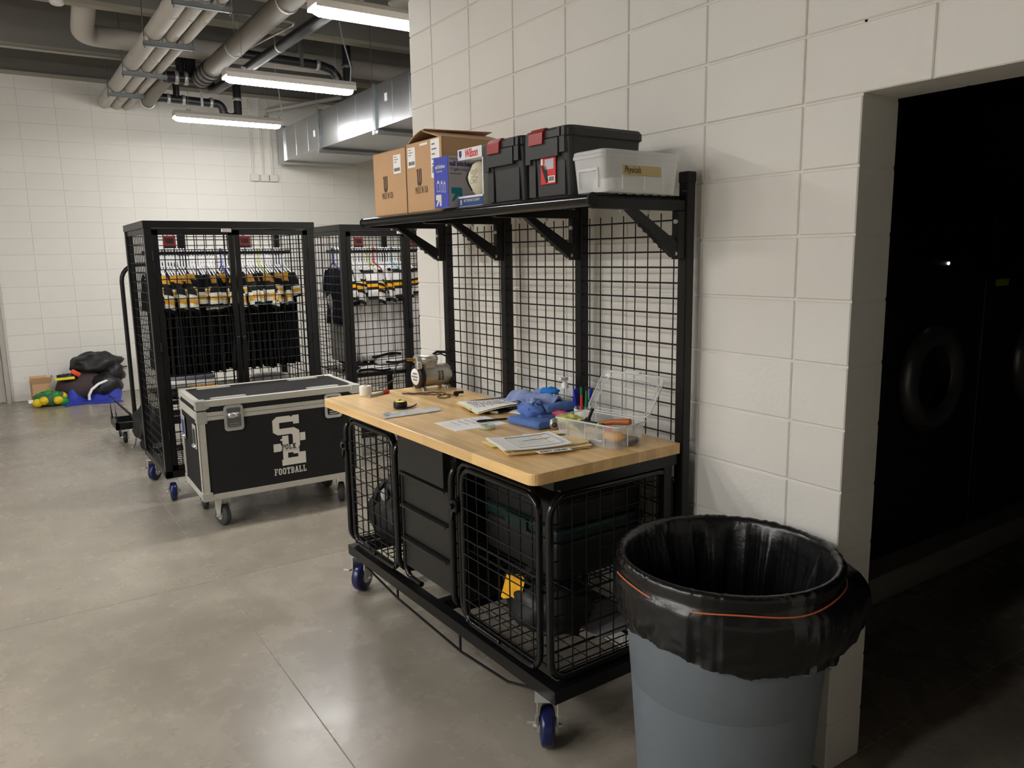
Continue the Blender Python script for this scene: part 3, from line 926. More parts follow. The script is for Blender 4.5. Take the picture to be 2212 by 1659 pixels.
# contents of the cages
t = thing('tool_case', 'dark case with a green band on the upper shelf of the right cage', 'case', B(-.28, .36, .575), TH)
MB().rbox((-.21, -.24, 0), (.21, .24, .15), .02).obj('case_base', 'black_matte', t)
MB().rbox((-.215, -.245, .15), (.215, .245, .20), .015).obj('case_band', 'green_case', t)
MB().rbox((-.21, -.24, .20), (.21, .24, .30), .02).obj('case_lid', 'black_matte', t)
MB().box((-.225, -.06, .155), (-.214, .08, .20)).obj('case_latch', 'green_case', t)
t = thing('duffel_bag', 'black bag with a gold patch lying in the right cage', 'bag', B(-.36, .36, .295), TH)
MB().blob((0, 0, .105), (.16, .21, .12), .3, 2.2, 4, 24, 14, flat=.0).obj('bag_body', 'bag_black', t)
MB().blob((.03, .06, .17), (.10, .10, .085), .35, 2.5, 9, 16, 10).obj('bag_fold', 'bag_black', t)
MB().sheet(lambda u, v: (-.155 + .03*v + .008*math.sin(6*u), -.02 + .12*u, .13 + .085*v + .01*math.sin(5*u)), 8, 6, .004).obj('gold_patch', 'gold_bag', t)
tag(MB().chbox((-.13, -.12, 0), (.13, .12, .004), .001).obj('grey_sheet', 'box_grey', None, B(-.15, .25, .29), (0, 0, TH)), 'pale grey sheet lying on the right cage floor', 'paper')
t = thing('backpack', 'black backpack slumped in the left cage', 'bag', B(-.435, 1.555, .308), TH)
MB().blob((0, 0, .15), (.115, .145, .18), .25, 2.0, 12, 22, 14, flat=0).obj('bag_body', 'bag_black', t)
MB().blob((.0, -.05, .27), (.075, .075, .10), .3, 2.4, 3, 16, 10).obj('bag_top', 'bag_black', t)
MB().tube([(-.06, -.03, .33), (-.10, -.02, .28), (-.12, .0, .2), (-.10, .02, .08)], .012, n=6).obj('shoulder_strap', 'bag_black', t)
MB().blob((-.085, -.07, .27), (.018, .025, .035), .2, 2, 8, 10, 6).obj('white_patch', 'pen_grey', t)

# ------------------------------------------------------------------ things on the shelf
SZ = 1.958
def label_card(parent, x, y, z, w, h, lines=3, bars=True, name='shipping_label'):
    o = MB().box((x - .0012, y - w/2, z - h/2), (x, y + w/2, z + h/2)).obj(name, 'paper', parent)
    m = MB()
    for k in range(lines):
        zz_ = z + h*.36 - k*h*.13
        m.box((x - .0018, y + w*.38, zz_), (x - .0012, y + w*(.38 - .35 - .2*(k % 2)), zz_ + h*.035))
    if bars:
        yy = y + w*.38
        while yy > y - w*.36:
            b = w * RND.choice((.02, .035, .05))
            m.box((x - .0018, yy, z - h*.38), (x - .0012, yy - b, z - h*.2))
            yy -= b + w * RND.choice((.02, .03))
    m.obj('print', 'ink_grey', o)
    return o

def w_logo(parent, x, y, z, h, material, name='logo_print'):
    """slanted block W drawn on the plane facing -x; y grows to the viewer's left"""
    w = h * .62
    m = MB()
    def P(a, b): return (y + w/2 - a*w, z - h/2 + b*h)
    th = .30
    for k in range(3):
        a0 = .02 + k*.33
        m.prism([P(a0, .95), P(a0 + .20, 1.0), P(a0 + .23, .22), P(a0 + .04, .12)][::-1], x - .0012, x - .0002, 'yz')
    m.prism([P(-.04, .84), P(.10, .82), P(.10, .97), P(-.04, .97)][::-1], x - .0013, x - .0002, 'yz')
    for k in range(2):
        a0 = .06 + k*.33
        m.prism([P(a0, .20), P(a0 + .14, .0), P(a0 + .30, .0), P(a0 + .44, .12), P(a0 + .44, .3), P(a0 + .26, .2), P(a0, .34)][::-1], x - .0014, x - .0002, 'yz')
    return m.obj(name, material, parent)

def carton(name, label, x0, x1, y0, y1, h, flap=False):
    c = B((x0 + x1)/2, (y0 + y1)/2, SZ)
    t = thing(name, label, 'box', c, TH, 'brown cartons on the shelf')
    hx, hy = (x1 - x0)/2, (y1 - y0)/2
    m = MB()
    w = .004
    m.box((-hx, -hy, 0), (hx, hy, w)).box((-hx, -hy, 0), (-hx + w, hy, h)).box((hx - w, -hy, 0), (hx, hy, h)).box((-hx, -hy, 0), (hx, -hy + w, h)).box((-hx, hy - w, 0), (hx, hy, h))
    if not flap: m.box((-hx, -hy, h - w), (hx, hy, h))
    m.obj('carton_body', 'cardboard', t)
    w_logo(t, -hx, .04, h*.50, .075, 'ink_brown')
    me = text_mesh('MADE IN USA', .043, 'ink_brown', sx=.40, space=1.12)
    inst('lettering', me, t, (-hx - .0004, .025, h*.31), FACE_NX)
    return t, hx, hy, h
t, hx, hy, h = carton('cardboard_carton', 'brown carton at the far left end of the shelf', -.42, -.08, 1.315, 1.655, .300)
label_card(t, -hx, -.085, h*.77, .075, .085)
t, hx, hy, h = carton('cardboard_carton', 'brown carton with one raised top flap and a long shipping label', -.42, -.06, .985, 1.308, .305, True)
label_card(t, -hx, .11, h*.80, .07, .088)
label_card(t, -hx, -.105, h*.72, .075, .16, 5)
MB().sheet(lambda u, v: (-hx - .002 + 2*hx*u + .01*v, hy - .15*v - .01, h - .003 + .055*math.sin(v*PI*.5) + .012*u), 6, 4, .004).obj('top_flap', 'cardboard', t)
MB().sheet(lambda u, v: (-hx + .004 + 2*(hx - .004)*u, -hy + .002 + .17*v, h - .004 + .048*v), 4, 3, .004).obj('top_flap', 'cardboard', t)
MB().box((-hx - .0015, -.04, h - .02), (-hx, .03, h - .01)).obj('tape_strip', 'paper', t)

# bin-liner box
t = thing('bin_liner_box', 'blue and grey box of tall kitchen bags beside the cartons', 'box', B(-.365, .912, SZ), TH)
MB().chbox((-.105, -.0575, 0), (.105, .0575, .208), .0015).obj('box_body', 'box_grey', t)
MB().box((-.1065, -.0575, .001), (-.105, .0575, .207)).obj('blue_panel', 'box_blue', t)
inst('lettering', text_mesh('tall kitchen', .021, 'print_white', sx=.85, bold=.0004), t, (-.1070, .004, .168), FACE_NX)
inst('lettering', text_mesh('13 gallon bags', .010, 'print_white', sx=.9), t, (-.1070, .012, .150), FACE_NX)
inst('lettering', text_mesh('fresh scent', .014, 'ink_grey', sx=.95, align='LEFT'), t, (-.098, -.0578, .196), FACE_NY)
inst('lettering', text_mesh('tall kitchen', .0265, 'ink_blue', sx=.95, align='LEFT', bold=.0006), t, (-.099, -.0578, .176), FACE_NY)
inst('lettering', text_mesh('13 gallon bags', .0165, 'ink_grey', sx=.95, align='LEFT'), t, (-.097, -.0578, .155), FACE_NY)
inst('lettering', text_mesh('drawstring closure', .008, 'ink_grey', sx=.95, align='LEFT'), t, (-.097, -.0578, .138), FACE_NY)
def up_arrow(parent, Mx, s, material):
    m = MB(Mx)
    m.prism([(0, .02), (.02, 0), (.42, .42), (.30, .55)], 0, .0012, 'xy')
    m.prism([(0, .62), (.08, .55), (.5, .55), (.62, .62), (.62, .10), (.68, .02), (.85, .02), (.93, .10), (.93, .90), (.85, 1.0), (.06, 1.0), (0, .93)], 0, .001, 'xy')
    m.prism([(0, .08), (.16, 0), (.72, .60), (.50, .70)], 0, .0013, 'xy')
    return m.obj('arrow_logo', material, parent)
up_arrow(t, Matrix.Translation((-.092, -.0576, .024)) @ Matrix.Rotation(PI/2, 4, 'X') @ Matrix.Scale(.057, 4), .05, 'teal')
up_arrow(t, Matrix.Translation((-.1066, .045, .008)) @ Matrix.Rotation(-PI/2, 4, 'Z') @ Matrix.Rotation(PI/2, 4, 'X') @ Matrix.Scale(.048, 4), .05, 'print_white')
m = MB()
for (a, b, z) in ((.034, .012, .068), (.002, -.014, .065), (-.022, -.036, .062)):
    m.box((-.1072, a, z), (-.1065, b, z + .002)).box((-.1072, a, z + .034), (-.1065, b, z + .036)).box((-.1072, a, z), (-.1065, a - .002, z + .036)).box((-.1072, b, z), (-.1065, b + .002, z + .036))
    m.prism([(a, z + .036), ((a + b)/2, z + .048), (b, z + .036)], -.1072, -.1065, 'yz')
m.obj('bag_drawing', 'print_white', t)

# autograph football in an open display box
t = thing('football_display_box', 'white display box with red lettering around a cream football', 'box', B(-.335, .752, SZ), TH)
m = MB()
m.box((-.095, -.09, 0), (.095, .09, .042)).box((-.095, -.09, .185), (.095, .09, .228))
m.box((.088, -.09, .04), (.095, .09, .19)).box((-.09, -.09, .04), (.09, -.083, .19))
m.obj('box_shell', 'box_white', t)
MB().box((-.0965, -.09, .002), (-.095, .09, .034)).obj('navy_band', 'box_navy', t)
w_logo(t, -.0965, .068, .018, .022, 'print_white')
inst('lettering', text_mesh('NFL TEAM AUTOGRAPH', .0155, 'print_white', sx=.70), t, (-.0972, -.012, .023), FACE_NX)
inst('lettering', text_mesh('Wilson', .046, 'wilson_red', sx=.72, shear=.25, bold=.001), t, (-.0955, -.012, .206), FACE_NX)
MB().prism([(.078, .222), (.060, .222), (.060, .203), (.069, .194), (.078, .203)], -.0965, -.095, 'yz').obj('shield_logo', 'ink_blue', t)
fb = thing('football', 'cream panel football with a signature standing in its display box', 'football', B(-.362, .774, SZ + .0425), TH + .30)
MB().lathe([(0, 0), (.018, .003), (.040, .022), (.056, .05), (.062, .071), (.056, .092), (.040, .12), (.018, .139), (0, .142)], 24).obj('ball', 'football_cream', fb)
MB().lathe([(.030, .0185), (.041, .0215), (.0570, .05), (.0632, .071), (.057, .092), (.041, .1205), (.030, .1235)], 8, a0=2.05, a1=2.75).obj('black_panel', 'pen_black', fb)
def on_ball(y, z):
    k = abs(z - .071) / .071
    R = .0625 * math.sqrt(max(0.02, 1 - k**2))
    return (-math.sqrt(max(0, R*R - y*y)) - .001, y, z)
sg = [(.0, .088), (-.006, .100), (.006, .102), (.010, .095), (-.004, .080), (-.010, .092), (-.018, .105), (-.022, .09), (-.012, .075), (.002, .072), (-.015, .070), (-.028, .074), (-.02, .062), (-.006, .05), (.004, .046), (.008, .056), (-.002, .066), (-.020, .048)]
MB().tube([on_ball(a, b) for a, b in sg], .0006, n=4).obj('signature', 'pen_black', fb)

# black totes with red latches
def tote(label, y0, y1, sticker):
    W = (y1 - y0)/2; D = .175; h = .20
    t = thing('storage_tote', label, 'storage tote', B(-.255, (y0 + y1)/2, SZ), TH, 'black storage totes with red latches')
    bm = bmesh.new()
    lo = [bm.verts.new((a*.90, b*.90, 0)) for a, b in rrect(-D, -W, D, W, .025, 4)]
    hi = [bm.verts.new((a*.98, b*.97, h)) for a, b in rrect(-D, -W, D, W, .025, 4)]
    bm.faces.new(lo[::-1]); bm.faces.new(hi)
    n = len(lo)
    for k in range(n): bm.faces.new((lo[k], lo[(k+1) % n], hi[(k+1) % n], hi[k]))
    m = MB(); m.addbm(bm, False)
    # raised shoulder and ribs on the front
    xf = -D*.985
    m.prism([(-W*.62, .135), (W*.62, .135), (W*.62, .195), (-W*.62, .195)], xf - .012, xf + .02, 'yz')
    m.box((xf - .008, W*.64, 0.12), (xf + .02, W*.86, .2)).box((xf - .008, -W*.86, .145), (xf + .02, -W*.64, .2))
    m.box((xf + .002, W*.50, .005), (xf + .03, W*.80, .135))
    m.box((xf + .004, -W*.78, .005), (xf + .03, W*.40, .120))
    m.obj('tote_body', 'tote', t)
    # lid
    bm = bmesh.new()
    ring = []
    for k, z in ((1.0, h - .004), (1.03, h), (1.03, h + .022), (.985, h + .032)):
        ring.append([bm.verts.new((a*k, b*k, z)) for a, b in rrect(-D, -W, D, W, .03, 4)])
    for r0, r1 in zip(ring[:-1], ring[1:]):
        for k in range(n): bm.faces.new((r0[k], r0[(k+1) % n], r1[(k+1) % n], r1[k]))
    bm.faces.new(ring[-1]); bm.faces.new(ring[0][::-1])
    m = MB(); m.addbm(bm, False)
    for y in (W*.66, -W*.66, -W*.86):
        m.box((-D*1.03 - .006, y - .008, h - .002), (-D*1.03 + .004, y + .008, h + .026))
    o = m.obj('tote_lid', 'tote', t)
    MB().prism([(-D*1.03 - .012, h - .018), (-D*1.03 - .004, h - .018), (-D*1.03 + .018, h + .036), (-D*1.03 + .004, h + .036), (-D*1.03 - .01, h + .02)], -W*.02, W*.60, 'xz').obj('latch', 'latch_red', t)
    if sticker:
        s_ = MB().box((xf - .0015, -.055, .045), (xf + .001, .028, .135)).obj('sticker', 'label_red', t)
        MB().box((xf - .0025, -.045, .095), (xf - .0015, .005, .130)).obj('print', 'box_grey', s_)
        q = MB().box((xf - .0025, -.052, .050), (xf - .0015, -.012, .072)).obj('barcode', 'paper', s_)
        m = MB()
        yy = -.047
        while yy < -.018:
            b = RND.choice((.001, .002)); m.box((xf - .003, yy, .054), (xf - .0025, yy + b, .069)); yy += b + .0015
        for k in range(4):
            m.prism([(.026 - k*.008, .110 - k*.001), (.022 - k*.008, .110 - k*.001), (-.006 - k*.0035, .055), (-.002 - k*.003, .050)][::-1], xf - .0026, xf - .0014, 'yz')
        m.obj('print', 'pen_black', s_)
        MB().box((xf - .0026, .016, .112), (xf - .0014, .027, .133)).obj('print', 'paper', s_)
    return t
tote('plain black tote with a red latch beside the football box', .395, .655, False)
tote('black tote with a red sticker below its red latch', .130, .385, True)

# clear shoebox bin
t = thing('clear_bin', 'translucent white lidded bin with masking tape label on the shelf end', 'storage bin', B(-.243, .045, SZ), TH)
D, W, h = .182, .082, .115
def shell(m, D, W, z0, z1, k0, k1, r=.02, bottom=True, th=.003):
    a = rrect(-D, -W, D, W, r, 4); n = len(a)
    vs = [(x*k0, y*k0, z0) for x, y in a] + [(x*k1, y*k1, z1) for x, y in a]
    fs = [(k, (k+1) % n, n + (k+1) % n, n + k) for k in range(n)]
    if bottom: fs.append(tuple(range(n))[::-1])
    m.add(vs, fs, True if False else False)
m = MB(); shell(m, D, W, 0, h, .90, .97)
for s in (-1, 1):
    for x in (-.09, .01, .10):
        m.box((x - .003, s*W*.93 - .003, .01), (x + .003, s*W*.93 + .003, h*.75))
m.box((-D*.95 - .004, -.05, .015), (-D*.95 + .004, -.045, .075)).box((-D*.95 - .004, .045, .015), (-D*.95 + .004, .05, .075)).box((-D*.95 - .006, -.05, .07), (-D*.95 + .004, .05, .078))
m.obj('bin_body', 'milky', t)
m = MB()
a = rrect(-D, -W, D, W, .022, 4); n = len(a)
rings = [(.975, h - .004), (1.0, h - .004), (1.0, h + .006), (.985, h + .010), (.985, h + .017), (.95, h + .021)]
vs = [(x*k, y*k, z) for k, z in rings for x, y in a]
fs = [(i*n + k, i*n + (k+1) % n, (i+1)*n + (k+1) % n, (i+1)*n + k) for i in range(len(rings) - 1) for k in range(n)] + [tuple(range((len(rings)-1)*n, len(rings)*n))]
m.add(vs, fs)
m.obj('bin_lid', 'milky', t)
tp = MB().box((-.095, -W*.955 - .0012, .055), (.085, -W*.955 - .0002, .088)).obj('tape_label', 'masking', t)
inst('handwriting', text_mesh('Physicals', .030, 'pen_black', sx=.72, shear=.12), tp, (-.048, -W*.955 - .0014, .073), FACE_NY)
tag(MB().rbox((-.12, -.05, .0), (.12, .05, .045), .006).obj('paper_bundle', 'paper', None, B(-.235, .045, SZ + .006), (0, 0, TH)), 'pale bundle showing inside the translucent shelf bin', 'paper')
# ------------------------------------------------------------------ things on the worktop
def Z(z=0): return TOP + z
t = thing('tape_roll', 'white roll of athletic tape at the left end of the worktop', 'tape roll', B(-.483, 1.735, TOP), TH)
MB().lathe([(.010, 0), (.031, 0), (.032, .002), (.032, .048), (.031, .05), (.011, .05)], 28).obj('tape', 'tape_white', t)
MB().lathe([(.0115, 0), (.0115, .0505), (.0095, .0505), (.0095, 0), (.0115, 0)], 20).obj('core', 'cardboard_in', t)
t = thing('marker', 'grey marker with a red cap beside the tape roll', 'marker', B(-.50, 1.655, TOP + .009), TH + math.radians(24))
MB().cyl((0, 0, 0), (.11, 0, 0), .0065, .0085, n=12).obj('barrel', 'pen_grey', t)
MB().cyl((.105, 0, 0), (.150, 0, 0), .0095, n=12).cyl((.150, 0, 0), (.158, 0, 0), .0095, .005, n=12).box((.11, -.002, .008), (.145, .002, .013)).obj('cap', 'red', t)
# tape measure
t = thing('tape_measure', 'small black and yellow tape measure on the worktop', 'tape measure', B(-.505, 1.30, TOP), TH + .3)
MB().lathe([(0, 0), (.028, 0), (.033, .006), (.033, .026), (.03, .033), (0, .033)], 20).obj('housing', 'pen_black', t)
MB().lathe([(0, .0335), (.022, .0335), (.026, .031), (.0, .036)], 20).obj('cover', 'yellow', t)
MB().box((.0, .012, .034), (.018, .02, .041)).obj('lock_button', 'yellow', t)
MB().tube([(-.03, -.015, .012), (-.02, -.034, .006), (.02, -.045, .006), (.06, -.035, .007), (.085, -.022, .008)], .004, n=6).obj('wrist_strap', 'pen_black', t)
# plastic sleeve
t = thing('plastic_sleeve', 'long crinkled clear and white plastic packet near the front edge', 'packet', B(-.52, 1.165, TOP), TH)
def quad(pts, nu, nv, fn, th):
    a, b, c, d = [Vector(q) for q in pts]
    def f(u, v):
        p_ = (a*(1-u) + b*u)*(1-v) + (d*(1-u) + c*u)*v
        return (p_.x, p_.y, fn(u, v))
    return MB().sheet(f, nu, nv, th)
quad([(-.16, -.05), (.13, -.055), (.165, .04), (-.12, .065)], 26, 6, lambda u, v: .006 + .004*noise.noise(Vector((u*9, v*3, 1))) + .003*math.sin(v*PI), .0025).obj('packet', 'clear_rim', t)
quad([(-.15, -.045), (.12, -.05), (.155, .035), (-.11, .058)], 20, 4, lambda u, v: .0035, .002).obj('paper_insert', 'paper', t)
m = MB()
for k in range(4): m.box((-.135 + .012*k, -.03 + .012*k, .0095), (-.130 + .012*k, .02 + .008*k, .0100))
m.obj('print', 'ink_grey', t)
# lanyard and whistle
t = thing('whistle_lanyard', 'dark brown looped lanyard cord lying on the worktop', 'lanyard', B(-.22, 1.50, TOP), TH)
pts = [(.045, -.02), (0, .0), (-.05, .06), (-.10, .13), (-.085, .125), (-.02, .075), (.05, .045), (.075, .0), (.06, -.03), (.02, -.05), (-.01, -.075), (-.005, -.12), (.04, -.11), (.06, -.06), (.065, -.03), (.075, -.06), (.08, -.09)]
sm = []
for i in range(len(pts) - 1):
    p0 = pts[max(i-1, 0)]; p1 = pts[i]; p2 = pts[i+1]; p3 = pts[min(i+2, len(pts)-1)]
    for k in range(4):
        s_ = k/4
        sm.append(tuple(.5*((2*p1[d]) + (-p0[d] + p2[d])*s_ + (2*p0[d] - 5*p1[d] + 4*p2[d] - p3[d])*s_*s_ + (-p0[d] + 3*p1[d] - 3*p2[d] + p3[d])*s_**3) for d in (0, 1)))
MB().tube([(a, b, .0035 + .0012*(i % 3)) for i, (a, b) in enumerate(sm)], .003, n=6).obj('cord', 'ink_brown', t)
t = thing('whistle', 'small black whistle at the end of the lanyard', 'whistle', B(-.135, 1.40, TOP), TH - .3)
MB().cyl((0, -.009, .013), (0, .009, .013), .013, n=16).box((0, -.009, .014), (.038, .009, .026)).obj('body', 'pen_black', t)
MB().lathe([(.003, -.001), (.005, -.001), (.005, .001), (.003, .001), (.003, -.001)], 10, (-.016, 0, .013), 'y').obj('ring', 'chrome', t)
# compressor
t = thing('air_compressor', 'small silver airbrush compressor at the far corner of the worktop', 'air compressor', B(-.20, 1.705, TOP), TH)
m = MB().lathe([(0, .01), (.058, .01), (.060, .02), (.060, .17), (.056, .195), (.04, .205), (0, .205)], 28, (0, 0, .072), 'x')
m.obj('motor_body', 'cast_alu', t)
MB().lathe([(0, -.004), (.052, -.004), (.063, .0), (.066, .012), (.066, .026), (.060, .03), (0, .03)], 28, (0, 0, .072), 'x').obj('end_ring', 'pen_black', t)
o = MB().lathe([(0, -.008), (.044, -.007), (.046, -.003), (0, -.003)], 24, (0, 0, .072), 'x').obj('name_disc', 'paper', t)
m = MB()
for zr, n in ((.085, 3), (.068, 4), (.052, 3)):
    for k in range(n):
        m.box((-.0095, -.024 + k*.016 - (n - 3)*.006, zr), (-.008, -.014 + k*.016 - (n - 3)*.006, zr + .009))
m.obj('print', 'ink_grey', o)
m = MB()
for k, (zz_, rr_) in enumerate(((.118, .048), (.127, .050), (.136, .052), (.145, .054), (.154, .056))):
    m.lathe([(.03, zz_), (rr_, zz_), (rr_, zz_ + .005), (.03, zz_ + .005)], 26, (.075, 0, 0))
m.cyl((.075, 0, .10), (.075, 0, .16), .04, n=20)
m.obj('cooling_fins', 'cast_bright', t)
MB().lathe([(0, .185), (.03, .186), (.048, .180), (.056, .170), (.056, .160), (0, .160)], 26, (.075, 0, 0)).obj('cylinder_head', 'cast_bright', t)
m = MB()
for i in range(7):
    for s in (0, 1):
        a = -.35 + i*.13
        y = -.0608*math.cos(a); z = .072 + .0608*math.sin(a)
        m.cbox((.112 + s*.020, y, z), (.013, .003, .0042))
m.obj('vent_slots', 'pen_black', t)
MB().chbox((-.005, -.022, .145), (.028, .022, .185), .006).obj('valve_block', 'cast_bright', t)
MB().rbox((-.012, -.045, .115), (.018, -.012, .155), .006).obj('regulator', 'chrome', t)
MB().cyl((-.01, -.01, .165), (-.055, -.005, .172), .008, n=8).obj('brass_fitting', 'brass', t)
MB().tube([(-.05, -.005, .172), (-.08, .0, .168), (-.11, .005, .145), (-.125, .01, .11), (-.12, .01, .085), (-.135, .02, .06), (-.155, .03, .045), (-.17, .05, .03), (-.18, .085, .02)], .0035, n=6).obj('hose', 'pen_black', t)
MB().tube([(.12, .0, .18), (.15, -.01, .185), (.18, -.02, .17), (.195, -.045, .13), (.198, -.05, .09), (.196, -.045, .05)], .0045, n=7).obj('power_cord', 'pen_black', t)
MB().rbox((.185, -.058, .02), (.207, -.034, .06), .006).obj('plug', 'pen_black', t)
MB().tube([(.10, .01, .175), (.14, .01, .195), (.19, .0, .19), (.23, .01, .188)], .008, n=8).obj('carry_handle', 'pen_black', t)
m = MB()
for x in (.02, .17):
    for y in (-.05, .05):
        m.cyl((x, y, 0), (x, y, .014), .014, .011, n=12)
    m.box((x - .01, -.055, .013), (x + .01, .055, .019))
m.obj('feet', 'steel_dull', t)

# paper stack with folder
def scribbles(parent, rows, seed, x0, x1, y0, y1, z, material='ink_grey', size=.009, name='handwriting'):
    r = random.Random(seed); m = MB()
    for k in range(rows):
        y = y0 + (y1 - y0) * (k + .5) / rows
        x = x0 + r.random()*.03
        while x < x1 - r.random()*.12:
            w = size * r.uniform(.4, 1.0)
            pts_ = [(x + w*r.random(), y + size*.5*(r.random() - .5), z) for _ in range(4)]
            m.tube(pts_, .0006, n=3, caps=False)
            x += w * 1.25
            if r.random() < .2: x += size * .9
    return m.obj(name, material, parent)
t = thing('folder_stack', 'black folder under curled handwritten sheets in the middle of the worktop', 'papers', B(-.145, 1.045, TOP), TH - .12)
MB().chbox((-.11, -.15, .0), (.16, .16, .010), .002).obj('folder', 'pen_black', t)
MB().box((.02, -.14, .0101), (.155, .12, .0106)).obj('printed_cover', 'box_grey', t)
m = MB()
for k in range(60):
    x = RND.uniform(.03, .145); y = RND.uniform(-.13, .11)
    m.box((x, y, .0106), (x + RND.uniform(.004, .012), y + RND.uniform(.004, .018), .0109))
m.obj('cover_pattern', 'pen_black', t)
def curl(u, v):
    return .0125 + .012*(1-u)**2*0 + .010*math.sin(PI*v)*(.4 + .6*u) + .016*max(0, .35 - v)*(1 - abs(u - .55))
MB().sheet(lambda u, v: (-.165 + .235*u + .02*v, -.165 + .275*v, .0115 + .018*(1 - v)**2*u + .006*math.sin(3*u + 2*v)), 12, 12, .0015).obj('yellow_pad', 'paper_yellow', t)
top = lambda u, v: (-.155 + .23*u + .02*v, -.155 + .265*v, .0145 + .018*(1 - v)**2*u + .006*math.sin(3*u + 2*v) + .002)
sh = MB().sheet(top, 12, 12, .0015).obj('sheet', 'paper', t)
m = MB(); r = random.Random(3)
for k in range(13):
    u = .14 + .06*k
    v = .9
    while v > .12 + .3*r.random():
        w = r.uniform(.015, .035)
        a = Vector(top(u + r.uniform(-.012, .012), v)); b = Vector(top(u + r.uniform(-.015, .015), v - w*.5)); c = Vector(top(u + r.uniform(-.012, .012), v - w))
        for q in (a, b, c): q.z += .0006
        m.tube([a, b, c], .0008 if k > 2 else .0013, n=3, caps=False)
        v -= w*1.3 + (.03 if r.random() < .18 else 0)
m.obj('handwriting', 'print_dark', sh)['kind'] = 'stuff'
tag(MB().sheet(lambda u, v: (-.04 + .08*u, -.06 + .1*v, .004 + .006*math.sin(3*u)*v), 6, 6, .0012).obj('loose_sheet', 'paper', None, B(-.13, .845, TOP), (0, 0, TH + .3)), 'small loose white sheet beside the towel stack', 'paper')

t = thing('handwritten_sheet', 'flat white sheet of handwriting under a black pen', 'papers', B(-.425, .80, TOP), TH - .06)
MB().box((-.125, -.10, 0), (.125, .10, .0012)).obj('sheet', 'paper', t)
m = MB(); r = random.Random(8)
for k in range(5):
    x = .08 - .035*k
    y = .075
    while y > -.06 + .05*r.random():
        w = r.uniform(.006, .012)
        m.tube([(x + r.uniform(-.004, .004), y - w*q/3, .0017) for q in range(4)], .0007, n=3, caps=False)
        y -= w*1.3
m.obj('handwriting', 'ink_grey', t)['kind'] = 'stuff'
def pen(label, name, p, ang, L, parts, z=.008):
    t = thing(name, label, name.split('_')[0] if name != 'ballpoint_pen' else 'pen', B(p[0], p[1], TOP + z), TH + ang)
    for nm, x0, x1, r0, r1, mm in parts:
        MB().cyl((x0*L, 0, 0), (x1*L, 0, 0), r0, r1, n=12).obj(nm, mm, t)
    return t
pen('grey marker with a black cap beside the handwritten sheets', 'marker', (-.30, 1.0), -1.05, .14, [('barrel', .38, 1, .008, .0065, 'pen_grey'), ('cap', 0, .4, .0085, .009, 'pen_black')], .009)
pen('black ballpoint pen lying across the handwritten sheet', 'ballpoint_pen', (-.405, .79), -.30, .145, [('barrel', .3, .93, .0048, .0048, 'pen_black'), ('grip', .06, .32, .0055, .006, 'pen_black'), ('tip', 0, .06, .0015, .005, 'pen_black'), ('clicker', .93, 1, .003, .003, 'pen_black')], .0075)
t = thing('clear_tape_roll', 'small clear adhesive tape roll on the worktop', 'tape roll', B(-.43, .665, TOP), TH)
MB().lathe([(.020, 0), (.034, 0), (.034, .017), (.020, .017), (.020, 0)], 28).obj('tape', 'clear_tape', t)
MB().lathe([(.0195, 0), (.0195, .0175), (.018, .0175), (.018, 0), (.0195, 0)], 24).obj('core', 'clear_tape', t)

# blue towels
def cloth(name, label, loc, rz, dx, dy, dz, m_, seed, amp=.012, fold=1.0):
    t = thing(name, label, 'towel', loc, rz)
    v = MB()
    v.rbox((-dx, -dy, 0), (dx, dy, dz), min(dz, dx, dy)*.45, 3)
    out = []
    for (x, y, z) in v.v:
        out.append((x + amp*1.2*noise.noise(Vector((x*14, y*14, z*22 + seed))), y + amp*1.2*noise.noise(Vector((x*14 + 9, y*14, z*22 + seed))), max(0, z + amp*noise.noise(Vector((x*18, y*18, seed)))*(1 if z > dz*.4 else .0))))
    v.v = out
    bm = bmesh.new()
    vs = [bm.verts.new(q) for q in v.v]
    for f in v.f:
        try: bm.faces.new([vs[i] for i in f])
        except ValueError: pass
    bmesh.ops.subdivide_edges(bm, edges=bm.edges[:], cuts=3, use_grid_fill=True)
    for q in bm.verts:
        n_ = noise.noise(Vector((q.co.x*22, q.co.y*22, q.co.z*30 + seed*2)))
        q.co.z = max(.0005, q.co.z + amp*.9*n_*(1 if q.co.z > dz*.3 else .2))
        q.co.x += amp*.5*noise.noise(q.co*25 + Vector((seed, 0, 0)))
        q.co.y += amp*.5*noise.noise(q.co*25 + Vector((0, seed, 0)))
    g = MB(); g.addbm(bm, True)
    g.obj('folded_cloth', m_, t)
    return t
cloth('shop_towel', 'darker blue folded towel at the bottom of the towel stack', B(-.10, .705, TOP), TH - .2, .085, .135, .040, 'towel_blue', 1)
cloth('shop_towel', 'blue folded towel in the middle of the towel stack', B(-.10, .695, TOP + .040), TH - .05, .082, .125, .036, 'towel_blue', 5)
t = thing('shop_towel', 'pale blue crumpled towel draped on top of the stack', 'towel', B(-.125, .735, TOP + .07), TH - .1)
def drape(u, v):
    x = -.105 + .175*u + .01*math.sin(9*v); y = -.11 + .22*v + .012*math.sin(7*u)
    z = .030 + .016*noise.noise(Vector((u*4, v*4, 2))) + .010*math.sin(u*9 + v*5) - .085*max(0, .30 - u)**1.2 - .07*max(0, .22 - v) - .03*max(0, v - .85)
    return (x, y, z)
MB().sheet(drape, 26, 26, .005).obj('draped_cloth', 'towel_light', t)
tag(MB().blob((0, 0, .012), (.035, .05, .016), .4, 3, 2, 14, 8, flat=0).obj('cyan_rag', 'cloth_cyan', None, B(-.055, .72, TOP + .098), (0, 0, .4)), 'bright blue rag peeking over the towel stack', 'rag')
